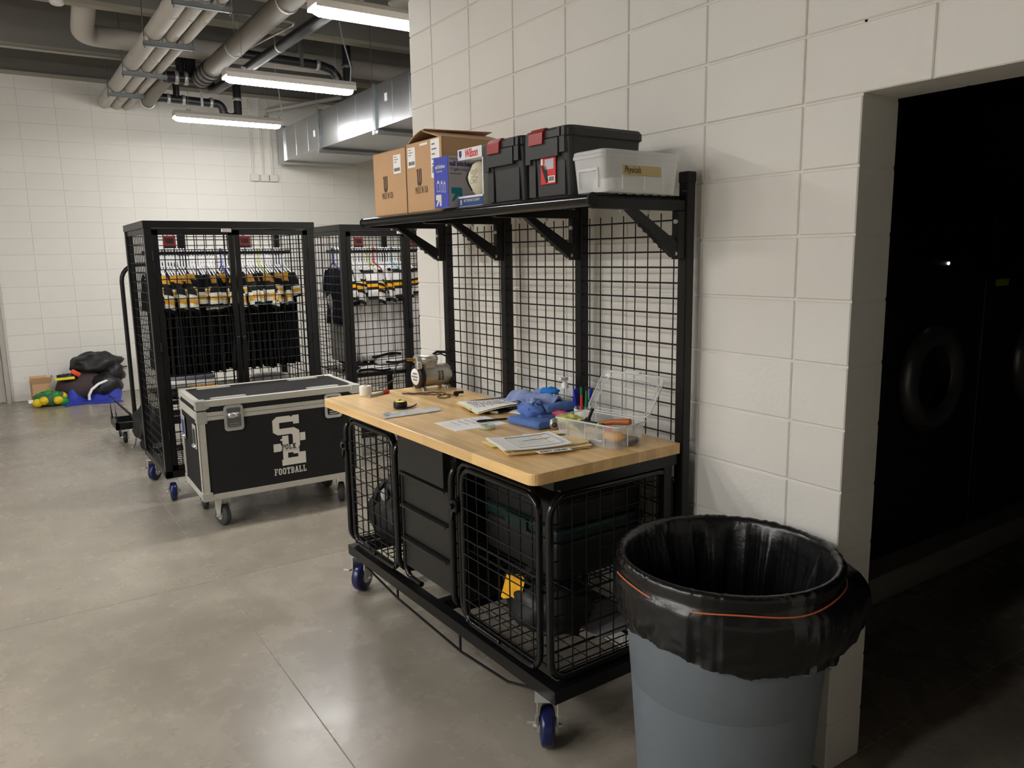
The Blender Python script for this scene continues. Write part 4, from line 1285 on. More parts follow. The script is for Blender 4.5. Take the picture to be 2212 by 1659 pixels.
t = cloth('shop_towel', 'blue folded towel lying in front of the stack', B(-.245, .600, TOP), TH + .15, .058, .100, .034, 'towel_blue', 9, .008)
t = thing('shop_towel', 'blue twisted towel fold rising between stack and front towel', 'towel', B(-.195, .665, TOP + .02), TH)
MB().blob((0, 0, .028), (.045, .07, .042), .45, 2.6, 6, 22, 14, flat=0).obj('twisted_cloth', 'towel_blue', t)
tag(MB().blob((0, 0, .016), (.050, .060, .030), .5, 3.2, 14, 24, 12, flat=0).obj('yellow_cloth', 'cloth_yellow', None, B(-.135, .495, TOP), (0, 0, .3)), 'crumpled yellow cloth under the towels by the tool bin', 'cloth')
tag(MB().blob((0, 0, .010), (.03, .05, .014), .4, 3, 8, 14, 8, flat=0).obj('pink_cloth', 'cloth_pink', None, B(-.125, .575, TOP + .032), (0, 0, .1)), 'scrap of pink cloth between yellow cloth and blue towels', 'cloth')
t = thing('door_knob', 'round metal knob lying beside the front towel', 'knob', B(-.232, .468, TOP), TH + .9)
MB().lathe([(0, -.005), (.016, 0), (.022, .010), (.020, .022), (.012, .028), (.011, .036), (.02, .040), (.02, .044), (0, .044)], 20, (0, 0, .0225), 'x').obj('knob', 'cast_alu', t)
MB().lathe([(0, -.0065), (.010, -.006), (.012, -.002), (0, -.002)], 14, (0, 0, .0225), 'x').obj('face', 'ink_brown', t)

# pump bottle
t = thing('sanitizer_bottle', 'clear pump bottle standing behind the blue towels', 'bottle', B(-.035, .640, TOP), TH)
MB().lathe([(0, 0), (.026, 0), (.028, .004), (.028, .10), (.024, .118), (.013, .13), (.013, .138)], 22).obj('bottle', 'clear_bottle', t)
MB().lathe([(.0, .003), (.025, .003), (.025, .085), (0, .085)], 20).obj('gel', 'clear_bottle', t)
MB().lathe([(.0155, .132), (.0155, .152), (.008, .156), (.008, .17), (0, .17)], 18).obj('collar', 'pump_white', t)
MB().rbox((-.03, -.009, .166), (.014, .009, .180), .004).cyl((-.026, 0, .172), (-.036, 0, .164), .004, n=8).obj('pump_head', 'pump_white', t)
MB().box((-.0285, -.014, .04), (-.0278, .014, .09)).obj('label', 'paper', t)
# pen cup and pens
t = thing('pen_cup', 'white cup full of pens behind the tool bin', 'cup', B(-.055, .490, TOP), TH)
MB().lathe([(0, 0), (.034, 0), (.043, .066), (.0405, .066), (.032, .004), (0, .004)], 26).obj('cup', 'pump_white', t)
pens = [(-.020, .018, .14, 'pen_blue', -.25, .30, 'blue marker leaning left in the pen cup'), (-.008, .020, .145, 'pen_blue', -.10, .42, 'second blue marker leaning far left in the pen cup'),
        (-.004, .006, .15, 'pen_green', -.02, .12, 'dark green marker upright in the pen cup'), (.006, -.006, .155, 'pen_black', 0, -.06, 'tall black pen in the middle of the pen cup'),
        (-.022, -.010, .12, 'red', -.05, -.08, 'short red marker at the front of the pen cup'), (-.012, -.022, .14, 'pen_green', .05, -.22, 'bright green marker on the right of the pen cup'),
        (.010, -.020, .15, 'pen_blue', .08, -.32, 'thin blue pen tilted right in the pen cup'), (.018, -.014, .14, 'pen_grey', .12, -.50, 'grey pen tilted farthest right in the pen cup'),
        (.012, .012, .135, 'pen_black', .1, .2, 'black marker at the back of the pen cup')]
for x, y, L, mm, ax, ay, lab in pens:
    o = thing('cup_pen', lab, 'pen', B(-.055 + x, .490 + y, TOP + .006), TH)
    d = Vector((ax*.25, ay*.28, 1)).normalized()
    grey = 'pen_grey' if mm != 'pen_grey' else 'pen_black'
    MB().cyl((0, 0, 0), d*(L*.55), .0055, n=10).obj('barrel', grey, o)
    MB().cyl(d*(L*.50), d*L, .0068, .006, n=10).obj('cap', mm, o)

# clear tool bin with open lid
t = thing('tool_bin', 'clear plastic bin of tools with its lid open against the wire', 'storage bin', B(-.205, .222, TOP), TH + .16)
D, W, h = .088, .158, .085
m = MB(); shell(m, D, W, 0.001, h, .92, 1.0, .025)
m.obj('bin_body', 'clear', t)
m = MB()
a = rrect(-D, -W, D, W, .025, 4)
m.tube([(x*1.01, y*1.01, h) for x, y in a], .0035, n=6, closed=True)
for s in (-1, 1):
    for y in (-.09, 0, .09): m.box((s*D*.985 - .0015, y - .001, .008), (s*D*.985 + .0015, y + .001, h))
for x in (-.03, .04): m.box((x - .001, -W*.985 - .0015, .008), (x + .001, -W*.985 + .0015, h))
m.obj('bin_rim', 'clear_rim', t)
# open lid: hinged on the +x edge, leaning back
la = math.radians(52)
ML = Matrix.Translation((D + .002, 0, h + .004)) @ Matrix.Rotation(-la, 4, 'Y')
m = MB(ML)
a = rrect(.004, -W, .185, W*.90, .03, 5); n = len(a)
m.add([(x, y, 0) for x, y in a], [tuple(range(n))])
b = [(.095 + (x - .095)*.80, y*.86, -.012) for x, y in a]
m.add([(x, y, 0) for x, y in a] + b, [(k, (k+1) % n, n + (k+1) % n, n + k) for k in range(n)])
o = m.obj('bin_lid', 'clear_lid', t)
m = MB(ML)
m.tube([(x, y, 0) for x, y in a], .0035, n=6, closed=True)
m.tube([(x, y, z) for x, y, z in b], .0022, n=6, closed=True)
m.rbox((.183, -.035, -.008), (.200, .035, .006), .003)
for k in range(14): m.blob((.150, -.125 + k*.019, -.013), (.003, .003, .002), 0, 1, 0, 6, 4)
m.obj('lid_rim', 'clear_rim', o)
# tools in the bin
def in_bin(x, y, z): return B(-.205, .222, TOP) + Vector((x*math.cos(TH + .16) - y*math.sin(TH + .16), x*math.sin(TH + .16) + y*math.cos(TH + .16), z))
t = thing('hammer', 'hammer with an orange-brown wooden handle resting on the tool bin', 'hammer', in_bin(-.02, .05, .062), TH + .1)
MB().tube([(0, -.03, .0), (.02, -.12, .022), (.035, -.19, .030)], .012, n=12, rr=[.008, .011, .013]).obj('handle', 'wood_handle', t)
MB().cyl((-.045, -.01, -.006), (.03, .02, .006), .013, n=12).obj('head', 'pen_black', t)
t = thing('pliers', 'black pliers with a red tip inside the tool bin', 'pliers', in_bin(-.05, .0, .06), TH + .1)
MB().tube([(-.01, .08, 0), (0, .02, .012), (-.01, -.06, .012), (-.015, -.10, .012)], .009, n=8).tube([(.015, .08, .0), (.004, .02, .014), (.012, -.05, .012)], .009, n=8).obj('grips', 'pen_black', t)
MB().blob((-.017, -.105, .014), (.014, .014, .012), 0, 1, 0, 12, 8).obj('red_tip', 'red', t)
MB().lathe([(.010, -.003), (.013, -.003), (.013, .003), (.010, .003)], 12, (-.006, -.045, .013), 'y').obj('yellow_band', 'cloth_yellow', t)
t = thing('hex_wrench', 'black tool handle sticking up in the tool bin', 'tool', in_bin(-.01, .06, .05), TH + .1)
MB().cyl((0, 0, 0), (.012, -.02, .062), .0065, n=8).cyl((.012, -.02, .062), (.013, -.022, .07), .008, n=8).obj('shaft', 'pen_black', t)
MB().rbox((-.02, -.005, .0), (.01, .025, .02), .004).obj('block', 'pen_black', t)
tag(MB().blob((0, 0, .02), (.022, .042, .02), .08, 2, 3, 18, 12).obj('yellow_grip_tool', 'gold_bag', None, in_bin(-.04, -.10, .02), (0, 0, .5)), 'yellow oval tool grip seen through the bin side', 'tool')
tag(MB().rbox((-.045, -.07, 0), (.045, .07, .022), .008).obj('drill_case', 'ink_grey', None, in_bin(.015, -.08, .005), (0, 0, .2)), 'dark grey tool lying on the bin floor', 'tool')
tag(MB().cyl((-.03, -.09, .008), (.03, .09, .012), .007, n=10).obj('pink_screwdriver', 'cloth_pink', None, in_bin(-.045, .08, .004), (0, 0, .2)), 'pink handled screwdriver at the left of the bin floor', 'tool')
tag(MB().tube([(-.04, .06, .006), (-.02, .0, .010), (.01, -.06, .006)], .004, n=6).obj('white_cable', 'paper', None, in_bin(-.035, .02, .003), (0, 0, 0)), 'short white cable inside the tool bin', 'cable')
tag(MB().blob((0, 0, .03), (.018, .02, .03), .1, 2, 1, 12, 8, flat=0).obj('glue_bottle', 'cloth_yellow', None, in_bin(.04, .13, .003), (0, 0, 0)), 'pale yellow bottle in the back left of the tool bin', 'bottle')

# manila folder stack at the front corner
t = thing('manila_folder_stack', 'stack of forms and manila folders at the near corner of the worktop', 'papers', B(-.44, .315, TOP), TH - .28)
def ps(name, mm, x0, y0, x1, y1, z, rot=0, curl=.006, parent=None, th=.002):
    R = Matrix.Rotation(rot, 4, 'Z')
    m = MB(R)
    m.sheet(lambda u, v: (x0 + (x1 - x0)*u, y0 + (y1 - y0)*v, z + curl*(abs(u - .5)*2)**3 + .002*math.sin(5*v)), 10, 8, th)
    return m.obj(name, mm, parent or t)
ps('folder', 'manila', -.155, -.125, .165, .11, .004, -.02, .004)
ps('yellow_sheet', 'paper_yellow', -.175, .02, .10, .122, .005, .05, .004)
f2 = ps('folder', 'manila', -.14, -.13, .17, .10, .010, .03, .003)
MB().box((-.055, -.160, .0105), (.075, -.125, .0120)).obj('folder_tab', 'paper', f2, rot=(0, 0, .03))
inst('handwriting', text_mesh('CEMENT CARDS', .021, 'pen_black', sx=.70), f2, (.012, -.143, .0126), (0, 0, PI + .03))
ps('sheet', 'paper', -.165, -.10, .17, .115, .014, .0, .005)
ps('sheet', 'paper', .0, -.085, .19, .125, .0155, .08, .004)
ye = ps('envelope', 'manila', .03, -.105, .17, .11, .0185, .02, .003)
MB().box((.095, .035, .0215), (.150, .052, .0222)).obj('brown_sticker', 'ink_brown', ye)
fm = ps('form_sheet', 'paper', -.165, -.115, .095, .105, .0200, .02, .006)
m = MB(Matrix.Rotation(.02, 4, 'Z'))
zf = .0262
def ln(a, b, w=.0009):
    n = 8
    pts_ = []
    for k in range(n + 1):
        x = a[0] + (b[0] - a[0])*k/n; y = a[1] + (b[1] - a[1])*k/n
        u = (x + .165)/.26; v = (y + .115)/.22
        pts_.append((x, y, .0200 + .006*(abs(u - .5)*2)**3 + .002*math.sin(5*v) + .0006))
    m.tube(pts_, w, n=3, caps=False)
ln((-.10, .08), (.07, .08)); ln((-.10, -.09), (.07, -.09)); ln((.07, .08), (.07, -.09)); ln((-.10, .08), (-.10, -.09)); ln((.078, .085), (.078, -.095)); ln((-.06, .0), (.06, .01), .0012); ln((-.10, .075), (.07, .075), .0006)
for k in range(7): ln((-.09, .06 - .02*k), (.05 - .02*(k % 3), .06 - .02*k), .0004)
m.obj('print', 'ink_grey', fm)

# ------------------------------------------------------------------ trash can with liner
t = thing('trash_can', 'round grey trash can lined with a black plastic bag', 'trash can', (-.395, -.085, 0))
HT = .835
KS = 1.075
MB().lathe([(r*KS, z) for r, z in [(0, .004), (.225, .004), (.232, .0), (.240, .01), (.288, .74), (.292, .77), (.302, .78), (.308, .80), (.306, HT), (.300, HT), (.294, .77), (.236, .03), (0, .03)]], 56).obj('can_body', 'can_grey', t)
# liner: inside folds, rolled over the rim, skirt hanging outside
m = MB()
nu = 260
prof = []
def lin(a, j):
    """radius, height along the liner profile for angle a"""
    n1 = noise.noise(Vector((math.cos(a)*7, math.sin(a)*7, 1.0)))
    n2 = noise.noise(Vector((math.cos(a)*24, math.sin(a)*24, 4.0))) + .5*noise.noise(Vector((math.cos(a)*52, math.sin(a)*52, 2.0)))
    n3 = noise.noise(Vector((math.cos(a)*2.2, math.sin(a)*2.2, 9.0)))
    return n1, n2, n3
J = [('in', k/10) for k in range(11)] + [('rim', k/6) for k in range(1, 7)] + [('out', k/12) for k in range(1, 13)]
vs = []
for (kind, s_) in J:
    for i in range(nu):
        a = 2*PI*i/nu
        n1, n2, n3 = lin(a, 0)
        if kind == 'in':
            d = 1 - s_                       # 1 at bottom, 0 at rim
            R = .286 - .050*d - (.030*max(0, n1 + .25) + .020*max(0, n2 + .2))*min(1, d*3.0 + .04)
            zz_ = HT + .004 - .48*d
        elif kind == 'rim':
            w_ = PI*s_
            R = .300 + .0140*(-math.cos(w_)) + .0022*n2 + .002
            zz_ = HT + .004 + .018*math.sin(w_) + .003*n2
        else:
            # skirt length differs around the can; it billows towards the doorway side
            side = .5 + .5*math.cos(a - (-.85))
            L = .170 + .065*side + .015*n3
            bulge = .010 + .012*side + .060*max(0, math.cos(a + .62))**5
            R = .316 - .010*s_ + bulge*math.sin(PI*min(1, s_*.92)**.8) + .014*(n1*.7 + .5*n2)*s_ + .016*noise.noise(Vector((a*5 + s_*4, s_*5, 2)))*s_
            if s_ < .2: R = .3135 - .004*math.sin(PI*s_/.2)
            zz_ = HT + .002 - L*s_ - .008*math.sin(PI*s_)*n3
        vs.append((R*KS*math.cos(a), R*KS*math.sin(a), zz_))
fs = []
for j in range(len(J) - 1):
    for i in range(nu):
        k = (i + 1) % nu
        fs.append((j*nu + i, j*nu + k, (j+1)*nu + k, (j+1)*nu + i))
fs.append(tuple(range(nu))[::-1])
m.add(vs, fs, True)
m.obj('bag_liner', 'liner', t)
pts = []
for k in range(61):
    a = math.radians(150 + 205*k/60)
    dz = -.040 + .006*math.sin(k*.35)
    pts.append((.3165*KS*math.cos(a), .3165*KS*math.sin(a), HT + dz + .006))
MB().tube(pts, .0026, n=6).obj('drawstring', 'drawstring', t)
for sgn in (-1, 1):
    MB().chbox((-.05, sgn*.312 - .02, .60), (.05, sgn*.312 + .02, .64), .01).obj('side_handle', 'can_grey', t)
# ------------------------------------------------------------------ flight case
CX, CY = -1.18, 3.55
CR = math.radians(-1.2)
case = thing('flight_case', 'black road case with aluminium edges and white football logo on casters', 'road case', (CX, CY, 0), CR)
CW, CD, CZ0, CZ1 = 1.10, .62, .205, .868
ZL = .765   # lid joint
MB().box((.006, .006, CZ0 + .004), (CW - .006, CD - .006, ZL)).obj('case_body', 'laminate', case)
MB().box((.006, .006, ZL), (CW - .006, CD - .006, CZ1 - .003)).obj('case_lid', 'laminate', case)
e = .045
def trim(p0, p1, name='edge_trim'): MB().chbox(p0, p1, .002).obj(name, 'alu', case)
for (z0, z1, nm) in ((CZ1 - .042, CZ1, 'lid_edge'), (ZL, ZL + .026, 'valance'), (ZL - .028, ZL - .002, 'valance'), (CZ0, CZ0 + .040, 'bottom_edge')):
    trim((0, 0, z0), (CW, .007, z1), nm); trim((0, CD - .007, z0), (CW, CD, z1), nm)
    trim((0, .007, z0), (.007, CD - .007, z1), nm); trim((CW - .007, .007, z0), (CW, CD - .007, z1), nm)
for (x0, x1, y0, y1) in ((0, CW, 0, .034), (0, CW, CD - .034, CD), (0, .034, .034, CD - .034), (CW - .034, CW, .034, CD - .034)):
    trim((x0, y0, CZ1 - .003), (x1, y1, CZ1 + .001), 'lid_edge')
for x in (0, CW):
    for y in (0, CD):
        sx = 1 if x == 0 else -1; sy = 1 if y == 0 else -1
        m = MB()
        m.box((x, y, CZ0), (x + sx*e, y + sy*.006, ZL - .028)).box((x, y, CZ0), (x + sx*.006, y + sy*e, ZL - .028))
        m.obj('corner_edge', 'alu', case)
        for (z0, z1) in ((CZ1 - .060, CZ1 + .004), (ZL - .045, ZL + .035), (CZ0 - .003, CZ0 + .055)):
            m = MB().chbox((x - sx*.004, y - sy*.004, z0), (x + sx*.060, y + sy*.004, z1), .003)
            m.chbox((x - sx*.004, y - sy*.004, z0), (x + sx*.004, y + sy*.060, z1), .003)
            if z1 > CZ1: m.chbox((x - sx*.004, y - sy*.004, CZ1 - .002), (x + sx*.06, y + sy*.06, CZ1 + .004), .002)
            o = m.obj('corner_plate', 'zinc', case)
            MB().cyl((x + sx*.066, y - sy*.004, (z0 + z1)/2 - .012), (x + sx*.066, y + sy*.006, (z0 + z1)/2 - .012), .012, n=12).cyl((x + sx*.03, y - sy*.004, (z0 + z1)/2), (x + sx*.03, y - sy*.007, (z0 + z1)/2), .006, n=8).obj('rivet', 'zinc', o)
# recessed butterfly latches on the front
for x in (.225, .90):
    z0, z1 = .655, .825
    m = MB()
    m.prism([(a, b) for a, b in rrect(x - .062, z0, x + .062, z1, .022, 4)], -.0085, -.005, 'xz')
    o = m.obj('latch_dish', 'zinc', case)
    m = MB()
    m.prism(rrect(x - .044, z0 + .022, x + .044, z1 - .06, .014, 4), -.0095, -.0085, 'xz')
    m.prism(rrect(x - .044, z1 - .052, x + .044, z1 - .018, .012, 4), -.0095, -.0085, 'xz')
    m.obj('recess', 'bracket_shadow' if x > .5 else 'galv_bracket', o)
    m = MB()
    m.chbox((x - .034, -.016, .742), (x + .034, -.0095, .772), .003)
    m.blob((x - .008, -.016, .757), (.030, .008, .018), 0, 1, 0, 12, 8)
    m.obj('latch_wing', 'chrome', o)
    for zz_ in (.685, .70): MB().box((x - .03, -.0135, zz_), (x + .03, -.0095, zz_ + .005)).obj('latch_rib', 'chrome', o)
    m = MB()
    for dx_ in (-.054, .054):
        for dz in (.02, .085, .15): m.cyl((x + dx_, -.0085, z0 + dz), (x + dx_, -.0105, z0 + dz), .004, n=8)
    m.obj('rivet', 'alu_bright', o)
# spring handles on the left side
for y in (.105, .495):
    z0, z1 = .545, .705
    m = MB()
    m.prism(rrect(y - .052, z0, y + .052, z1, .014, 4), -.009, -.005, 'yz')
    o = m.obj('handle_dish', 'zinc', case)
    MB().prism(rrect(y - .036, z0 + .03, y + .036, z1 - .03, .01, 4), -.010, -.0088, 'yz').obj('recess', 'green_case' if y < .3 else 'ink_blue', o)
    MB().tube([(-.010, y - .03, z0 + .02), (-.018, y - .03, z0 + .018), (-.020, y, z0 + .016), (-.018, y + .03, z0 + .018), (-.010, y + .03, z0 + .02)], .008, n=8).obj('grip', 'chrome', o)
    m = MB()
    for k in range(4): m.cyl((-.009, y - .036 + .024*k, z1 - .012), (-.011, y - .036 + .024*k, z1 - .012), .005, n=8)
    m.obj('rivet', 'chrome', o)
# stacking dishes on the lid
for x in (.22, .86):
    for y in (.085, .535):
        o = MB().prism(rrect(x - .115, y - .030, x + .115, y + .030, .026, 5), CZ1 - .003, CZ1 + .0005, 'xy').obj('stacking_dish', 'zinc', case)
        MB().prism(rrect(x - .085, y - .014, x + .085, y + .014, .013, 5), CZ1 + .0005, CZ1 + .0012, 'xy').obj('dish_floor', 'alu_bright', o)
for x, y, rz in ((.13, .09, 1.9), (.97, .12, 1.2), (.10, CD - .09, 1.4), (1.0, CD - .09, 1.7)):
    caster(case, (x, y, 0), rz, 'rubber_grey', R=.072, H=.205, w=.048, brake=False)
# logo: interlocked S and E over FOOTBALL
def logo_poly(m, pts, d):
    m.prism(pts[::-1], -.0005 - d, .002, 'xz')
# measured in case-front metres: x from left corner, z height
ox, oz = .462, .363          # lower left of the emblem box (w .20, h .345)
def LP(*pts): return [(ox + a*.235, oz + b*.345) for a, b in pts]
lg = MB()
E1 = LP((.26, .0), (.96, .0), (.96, .235), (.74, .235), (.74, .145), (.44, .145), (.44, .25), (.60, .25), (.60, .215), (.78, .215), (.78, .395), (.30, .395), (.30, .12), (.26, .12))
lg.prism(E1, .0055, .0030, 'xz')
E2 = LP((.32, .40), (.78, .40), (.78, .60), (.98, .60), (.98, .45), (.84, .45), (.84, .50), (.76, .50), (.76, .58), (.32, .58), (.26, .56), (.26, .50), (.32, .50))
lg.prism(LP((.30, .36), (.48, .36), (.48, .60), (.30, .60), (.30, .545), (.25, .545), (.25, .505), (.30, .505)), .0055, .0030, 'xz')
lg.prism(LP((.60, .50), (.82, .50), (.82, .465), (.98, .465), (.98, .625), (.60, .625)), .0055, .0030, 'xz')
lg.obj('emblem_letter', 'print_white', case)
sg_ = MB()
S = LP((.64, 1.0), (.82, 1.0), (.82, .82), (.64, .82), (.64, .86), (.26, .86), (.26, .755), (.66, .755), (.80, .69), (.80, .365), (.70, .29), (.30, .29), (.24, .315), (.24, .285), (.02, .285), (.02, .455), (.24, .455), (.24, .415), (.30, .41), (.56, .41), (.58, .43), (.58, .595), (.56, .625), (.18, .625), (.04, .68), (.04, .93), (.16, .995), (.60, .975))
Sx = LP((.64, 1.0), (.82, 1.0), (.82, .82), (.64, .82), (.64, .87), (.24, .87), (.24, .755), (.66, .755), (.81, .685), (.81, .375), (.70, .30), (.30, .30), (.25, .325), (.25, .295), (.03, .295), (.03, .46), (.25, .46), (.25, .42), (.58, .42), (.60, .44), (.60, .60), (.57, .625), (.18, .625), (.04, .69), (.04, .93), (.17, 1.0), (.55, 1.0), (.59, .97))
sg_.prism(Sx, .0055, .0015, 'xz')
o = sg_.obj('emblem_letter', 'print_white', case)
ol = MB()
for a, b in zip(Sx, Sx[1:] + Sx[:1]):
    ol.cyl((a[0], .0014, a[1]), (b[0], .0014, b[1]), .0009, n=4, caps=False)
ol.obj('emblem_outline', 'print_dark', o)
def bar(a, b, w):
    """stroke of width w from a to b as a quad"""
    d = Vector((b[0] - a[0], b[1] - a[1])); n_ = Vector((-d.y, d.x)).normalized()*w/2
    return [(a[0] - n_.x, a[1] - n_.y), (b[0] - n_.x, b[1] - n_.y), (b[0] + n_.x, b[1] + n_.y), (a[0] + n_.x, a[1] + n_.y)]
def R_(x0, y0, x1, y1): return [(x0, y0), (x1, y0), (x1, y1), (x0, y1)]
SLAB = {
 'F': [R_(.12, 0, .34, 1), R_(0, 0, .48, .14), R_(0, .86, .8, 1), R_(.34, .44, .62, .60), R_(.66, .68, .8, .86), R_(.52, .38, .62, .66)],
 'O': [R_(0, .2, .24, .8), R_(.56, .2, .8, .8), R_(.2, 0, .6, .16), R_(.2, .84, .6, 1), [(0, .2), (.2, 0), (.34, .12), (.24, .26)], [(.8, .2), (.56, .26), (.46, .12), (.6, 0)], [(0, .8), (.24, .74), (.34, .88), (.2, 1)], [(.8, .8), (.6, 1), (.46, .88), (.56, .74)]],
 'T': [R_(.30, 0, .54, 1), R_(.16, 0, .68, .14), R_(0, .84, .84, 1), R_(0, .66, .14, .84), R_(.70, .66, .84, .84)],
 'B': [R_(.10, 0, .34, 1), R_(0, 0, .6, .14), R_(0, .86, .58, 1), R_(.3, .44, .6, .58), R_(.56, .08, .8, .46), R_(.54, .58, .78, .92)],
 'A': [bar((.14, .05), (.40, 1.0), .22), bar((.70, .05), (.46, 1.0), .22), R_(.22, .28, .62, .42), R_(-.02, 0, .30, .14), R_(.54, 0, .88, .14), R_(.30, .88, .56, 1)],
 'L': [R_(.10, 0, .34, 1), R_(0, .86, .46, 1), R_(0, 0, .78, .15), R_(.62, .15, .78, .36)],
 'P': [R_(.10, 0, .34, 1), R_(0, 0, .48, .14), R_(0, .86, .6, 1), R_(.3, .42, .6, .56), R_(.56, .48, .8, .94)],
 'K': [R_(.10, 0, .34, 1), R_(0, 0, .46, .14), R_(0, .86, .46, 1), bar((.30, .46), (.70, .92), .22), bar((.42, .56), (.72, .06), .22), R_(.52, 0, .9, .14), R_(.54, .86, .86, 1)]}
def slab_text(word, x, z, h, w, y0, y1, material, parent):
    for ch in word:
        m = MB()
        for q in SLAB[ch]: m.prism([(x + a*w, z + b*h) for a, b in q], y0, y1, 'xz')
        m.obj('letter', material, parent)
        x += w*1.0
slab_text('POLK', ox + .062, oz + .112, .036, .0255, .0015, .0006, 'print_dark', o)
slab_text('FOOTBALL', .466, .302, .045, .0283, .0055, .0030, 'print_white', case)

# ------------------------------------------------------------------ uniform racks
RM = {}
def rack(label, loc, W=1.22, D=.92, H=2.04, z0=.18):
    t = thing('uniform_rack', label, 'wire rack', loc, 0)
    for x in (0, W - .05):
        for y in (0, D - .05):
            MB().chbox((x, y, z0), (x + .05, y + .05, H - .045), .003).obj('corner_post', 'black', t)
    for x in (.39, .78): MB().box((x, D - .035, z0 + .05), (x + .055, D - .005, H - .05)).obj('back_post', 'black', t)
    m = MB()
    m.box((-.004, -.004, H - .05), (W + .004, .05, H)).box((-.004, D - .05, H - .05), (W + .004, D + .004, H)).box((-.004, .05, H - .05), (.05, D - .05, H)).box((W - .05, .05, H - .05), (W + .004, D - .05, H))
    m.obj('top_frame', 'black', t)
    m = MB()
    m.box((0, 0, z0), (W, .05, z0 + .05)).box((0, D - .05, z0), (W, D, z0 + .05)).box((0, .05, z0), (.05, D - .05, z0 + .05)).box((W - .05, .05, z0), (W, D - .05, z0 + .05))
    m.obj('base_frame', 'black', t)
    m = wires(MB(), (.02, .05, z0 + .05), (0, D - .1, 0), (0, 0, H - z0 - .1), 11, 25, .0034, ends=False); m.obj('side_wire_panel', 'wire_black', t)
    MB().box((.01, .04, H - .085), (.03, D - .04, H - .05)).obj('side_rail', 'black', t)
    m = wires(MB(), (W - .02, .05, z0 + .05), (0, D - .1, 0), (0, 0, H - z0 - .1), 11, 25, .0034, ends=False); m.obj('side_wire_panel', 'wire_black', t)
    m = wires(MB(), (.05, D - .02, z0 + .05), (W - .1, 0, 0), (0, 0, H - z0 - .1), 15, 25, .0034, ends=False); m.obj('back_wire_panel', 'wire_black', t)
    for z in (z0 + .055, .735):
        m = wires(MB(), (.05, .05, z), (W - .1, 0, 0), (0, D - .1, 0), 18, 13, .0034, ends=False)
        m.box((.05, .045, z - .012), (W - .05, .052, z + .008))
        m.obj('wire_shelf', 'wire_black', t)
    MB().cyl((.045, D*.5, 1.82), (W - .045, D*.5, 1.82), .016, n=14).obj('hanging_rod', 'black', t)
    # doors
    half = (W - .1) / 2
    for k in range(2):
        x0 = .054 + k*half; x1 = x0 + half - .008
        m = MB()
        zb, zt = z0 + .056, H - .062
        m.box((x0, .004, zb), (x0 + .036, .036, zt)).box((x1 - .036, .004, zb), (x1, .036, zt)).box((x0, .004, zt - .036), (x1, .036, zt)).box((x0, .004, zb), (x1, .036, zb + .036))
        o = m.obj('door', 'black', t)
        m = wires(MB(), (x0 + .036, .012, zb + .036), (x1 - x0 - .072, 0, 0), (0, 0, zt - zb - .072), 7, 24, .0034, ends=False)
        m.obj('wire_grid', 'wire_black', o)
        sxn = x0 + .11 if k == 0 else x0 + .075
        g = MB().box((sxn - .04, -.001, zt - .13), (sxn + .04, .004, zt - .042)).obj('name_plate', 'sign_red', o)
        MB().box((sxn - .04, -.002, zt - .13), (sxn + .04, -.001, zt - .112)).box((sxn - .02, -.002, zt - .095), (sxn + .025, -.001, zt - .06)).box((sxn - .032, -.002, zt - .09), (sxn - .024, -.001, zt - .055)).obj('plate_print', 'black_matte', o)
        hx_ = x0 - .006 if k == 0 else x1 + .006
        for z in (.5, 1.15, 1.8): MB().cyl((hx_, .0, z - .035), (hx_, .0, z + .035), .008, n=8).obj('hinge', 'black', o)
        lx = x1 - .018 if k == 0 else x0 + .018
        MB().chbox((lx - .014, -.014, 1.13), (lx + .014, .004, 1.19), .003).cyl((lx, -.014, 1.16), (lx, -.024, 1.16), .010, n=10).obj('latch', 'black', o)
    MB().chbox((half*.93, -.012, H - .08), (half*1.06, .0, H - .052), .004).obj('door_catch', 'chrome', t)
    for x, y, rz in ((.05, .05, 4.55), (W - .05, .06, 1.2), (.03, D - .2, 3.94), (W - .05, D - .06, 1.5)):
        caster(t, (x, y, 0), rz, R=.068, H=z0, w=.050)
    return t
R1 = (-1.265, 4.375); R2 = (.30, 4.70)
rack('black wire uniform rack behind the road case, full of black jerseys', (R1[0], R1[1], 0))
rack('black wire uniform rack farther right, full of white jerseys', (R2[0], R2[1], 0))

# hangers
HM = {}
def hanger_mesh(col):
    if col not in HM:
        m = MB()
        pts = [(0, -.016, .028), (0, -.018, .036), (0, -.010, .044), (0, .004, .046), (0, .016, .040), (0, .0205, .028), (0, .017, .012), (0, .006, -.004), (0, 0, -.02), (0, 0, -.098)]
        m.tube([(x, y*1.25, z - .017) for x, y, z in pts], .0068, n=6)
        m.tube([(0, -.20, -.198), (0, -.205, -.185), (0, 0, -.098), (0, .205, -.185), (0, .20, -.198)], .0058, n=6)
        m.tube([(0, -.20, -.198), (0, .20, -.198)], .0055, n=6)
        HM[col] = m.mesh('hanger', col)
    return HM[col]

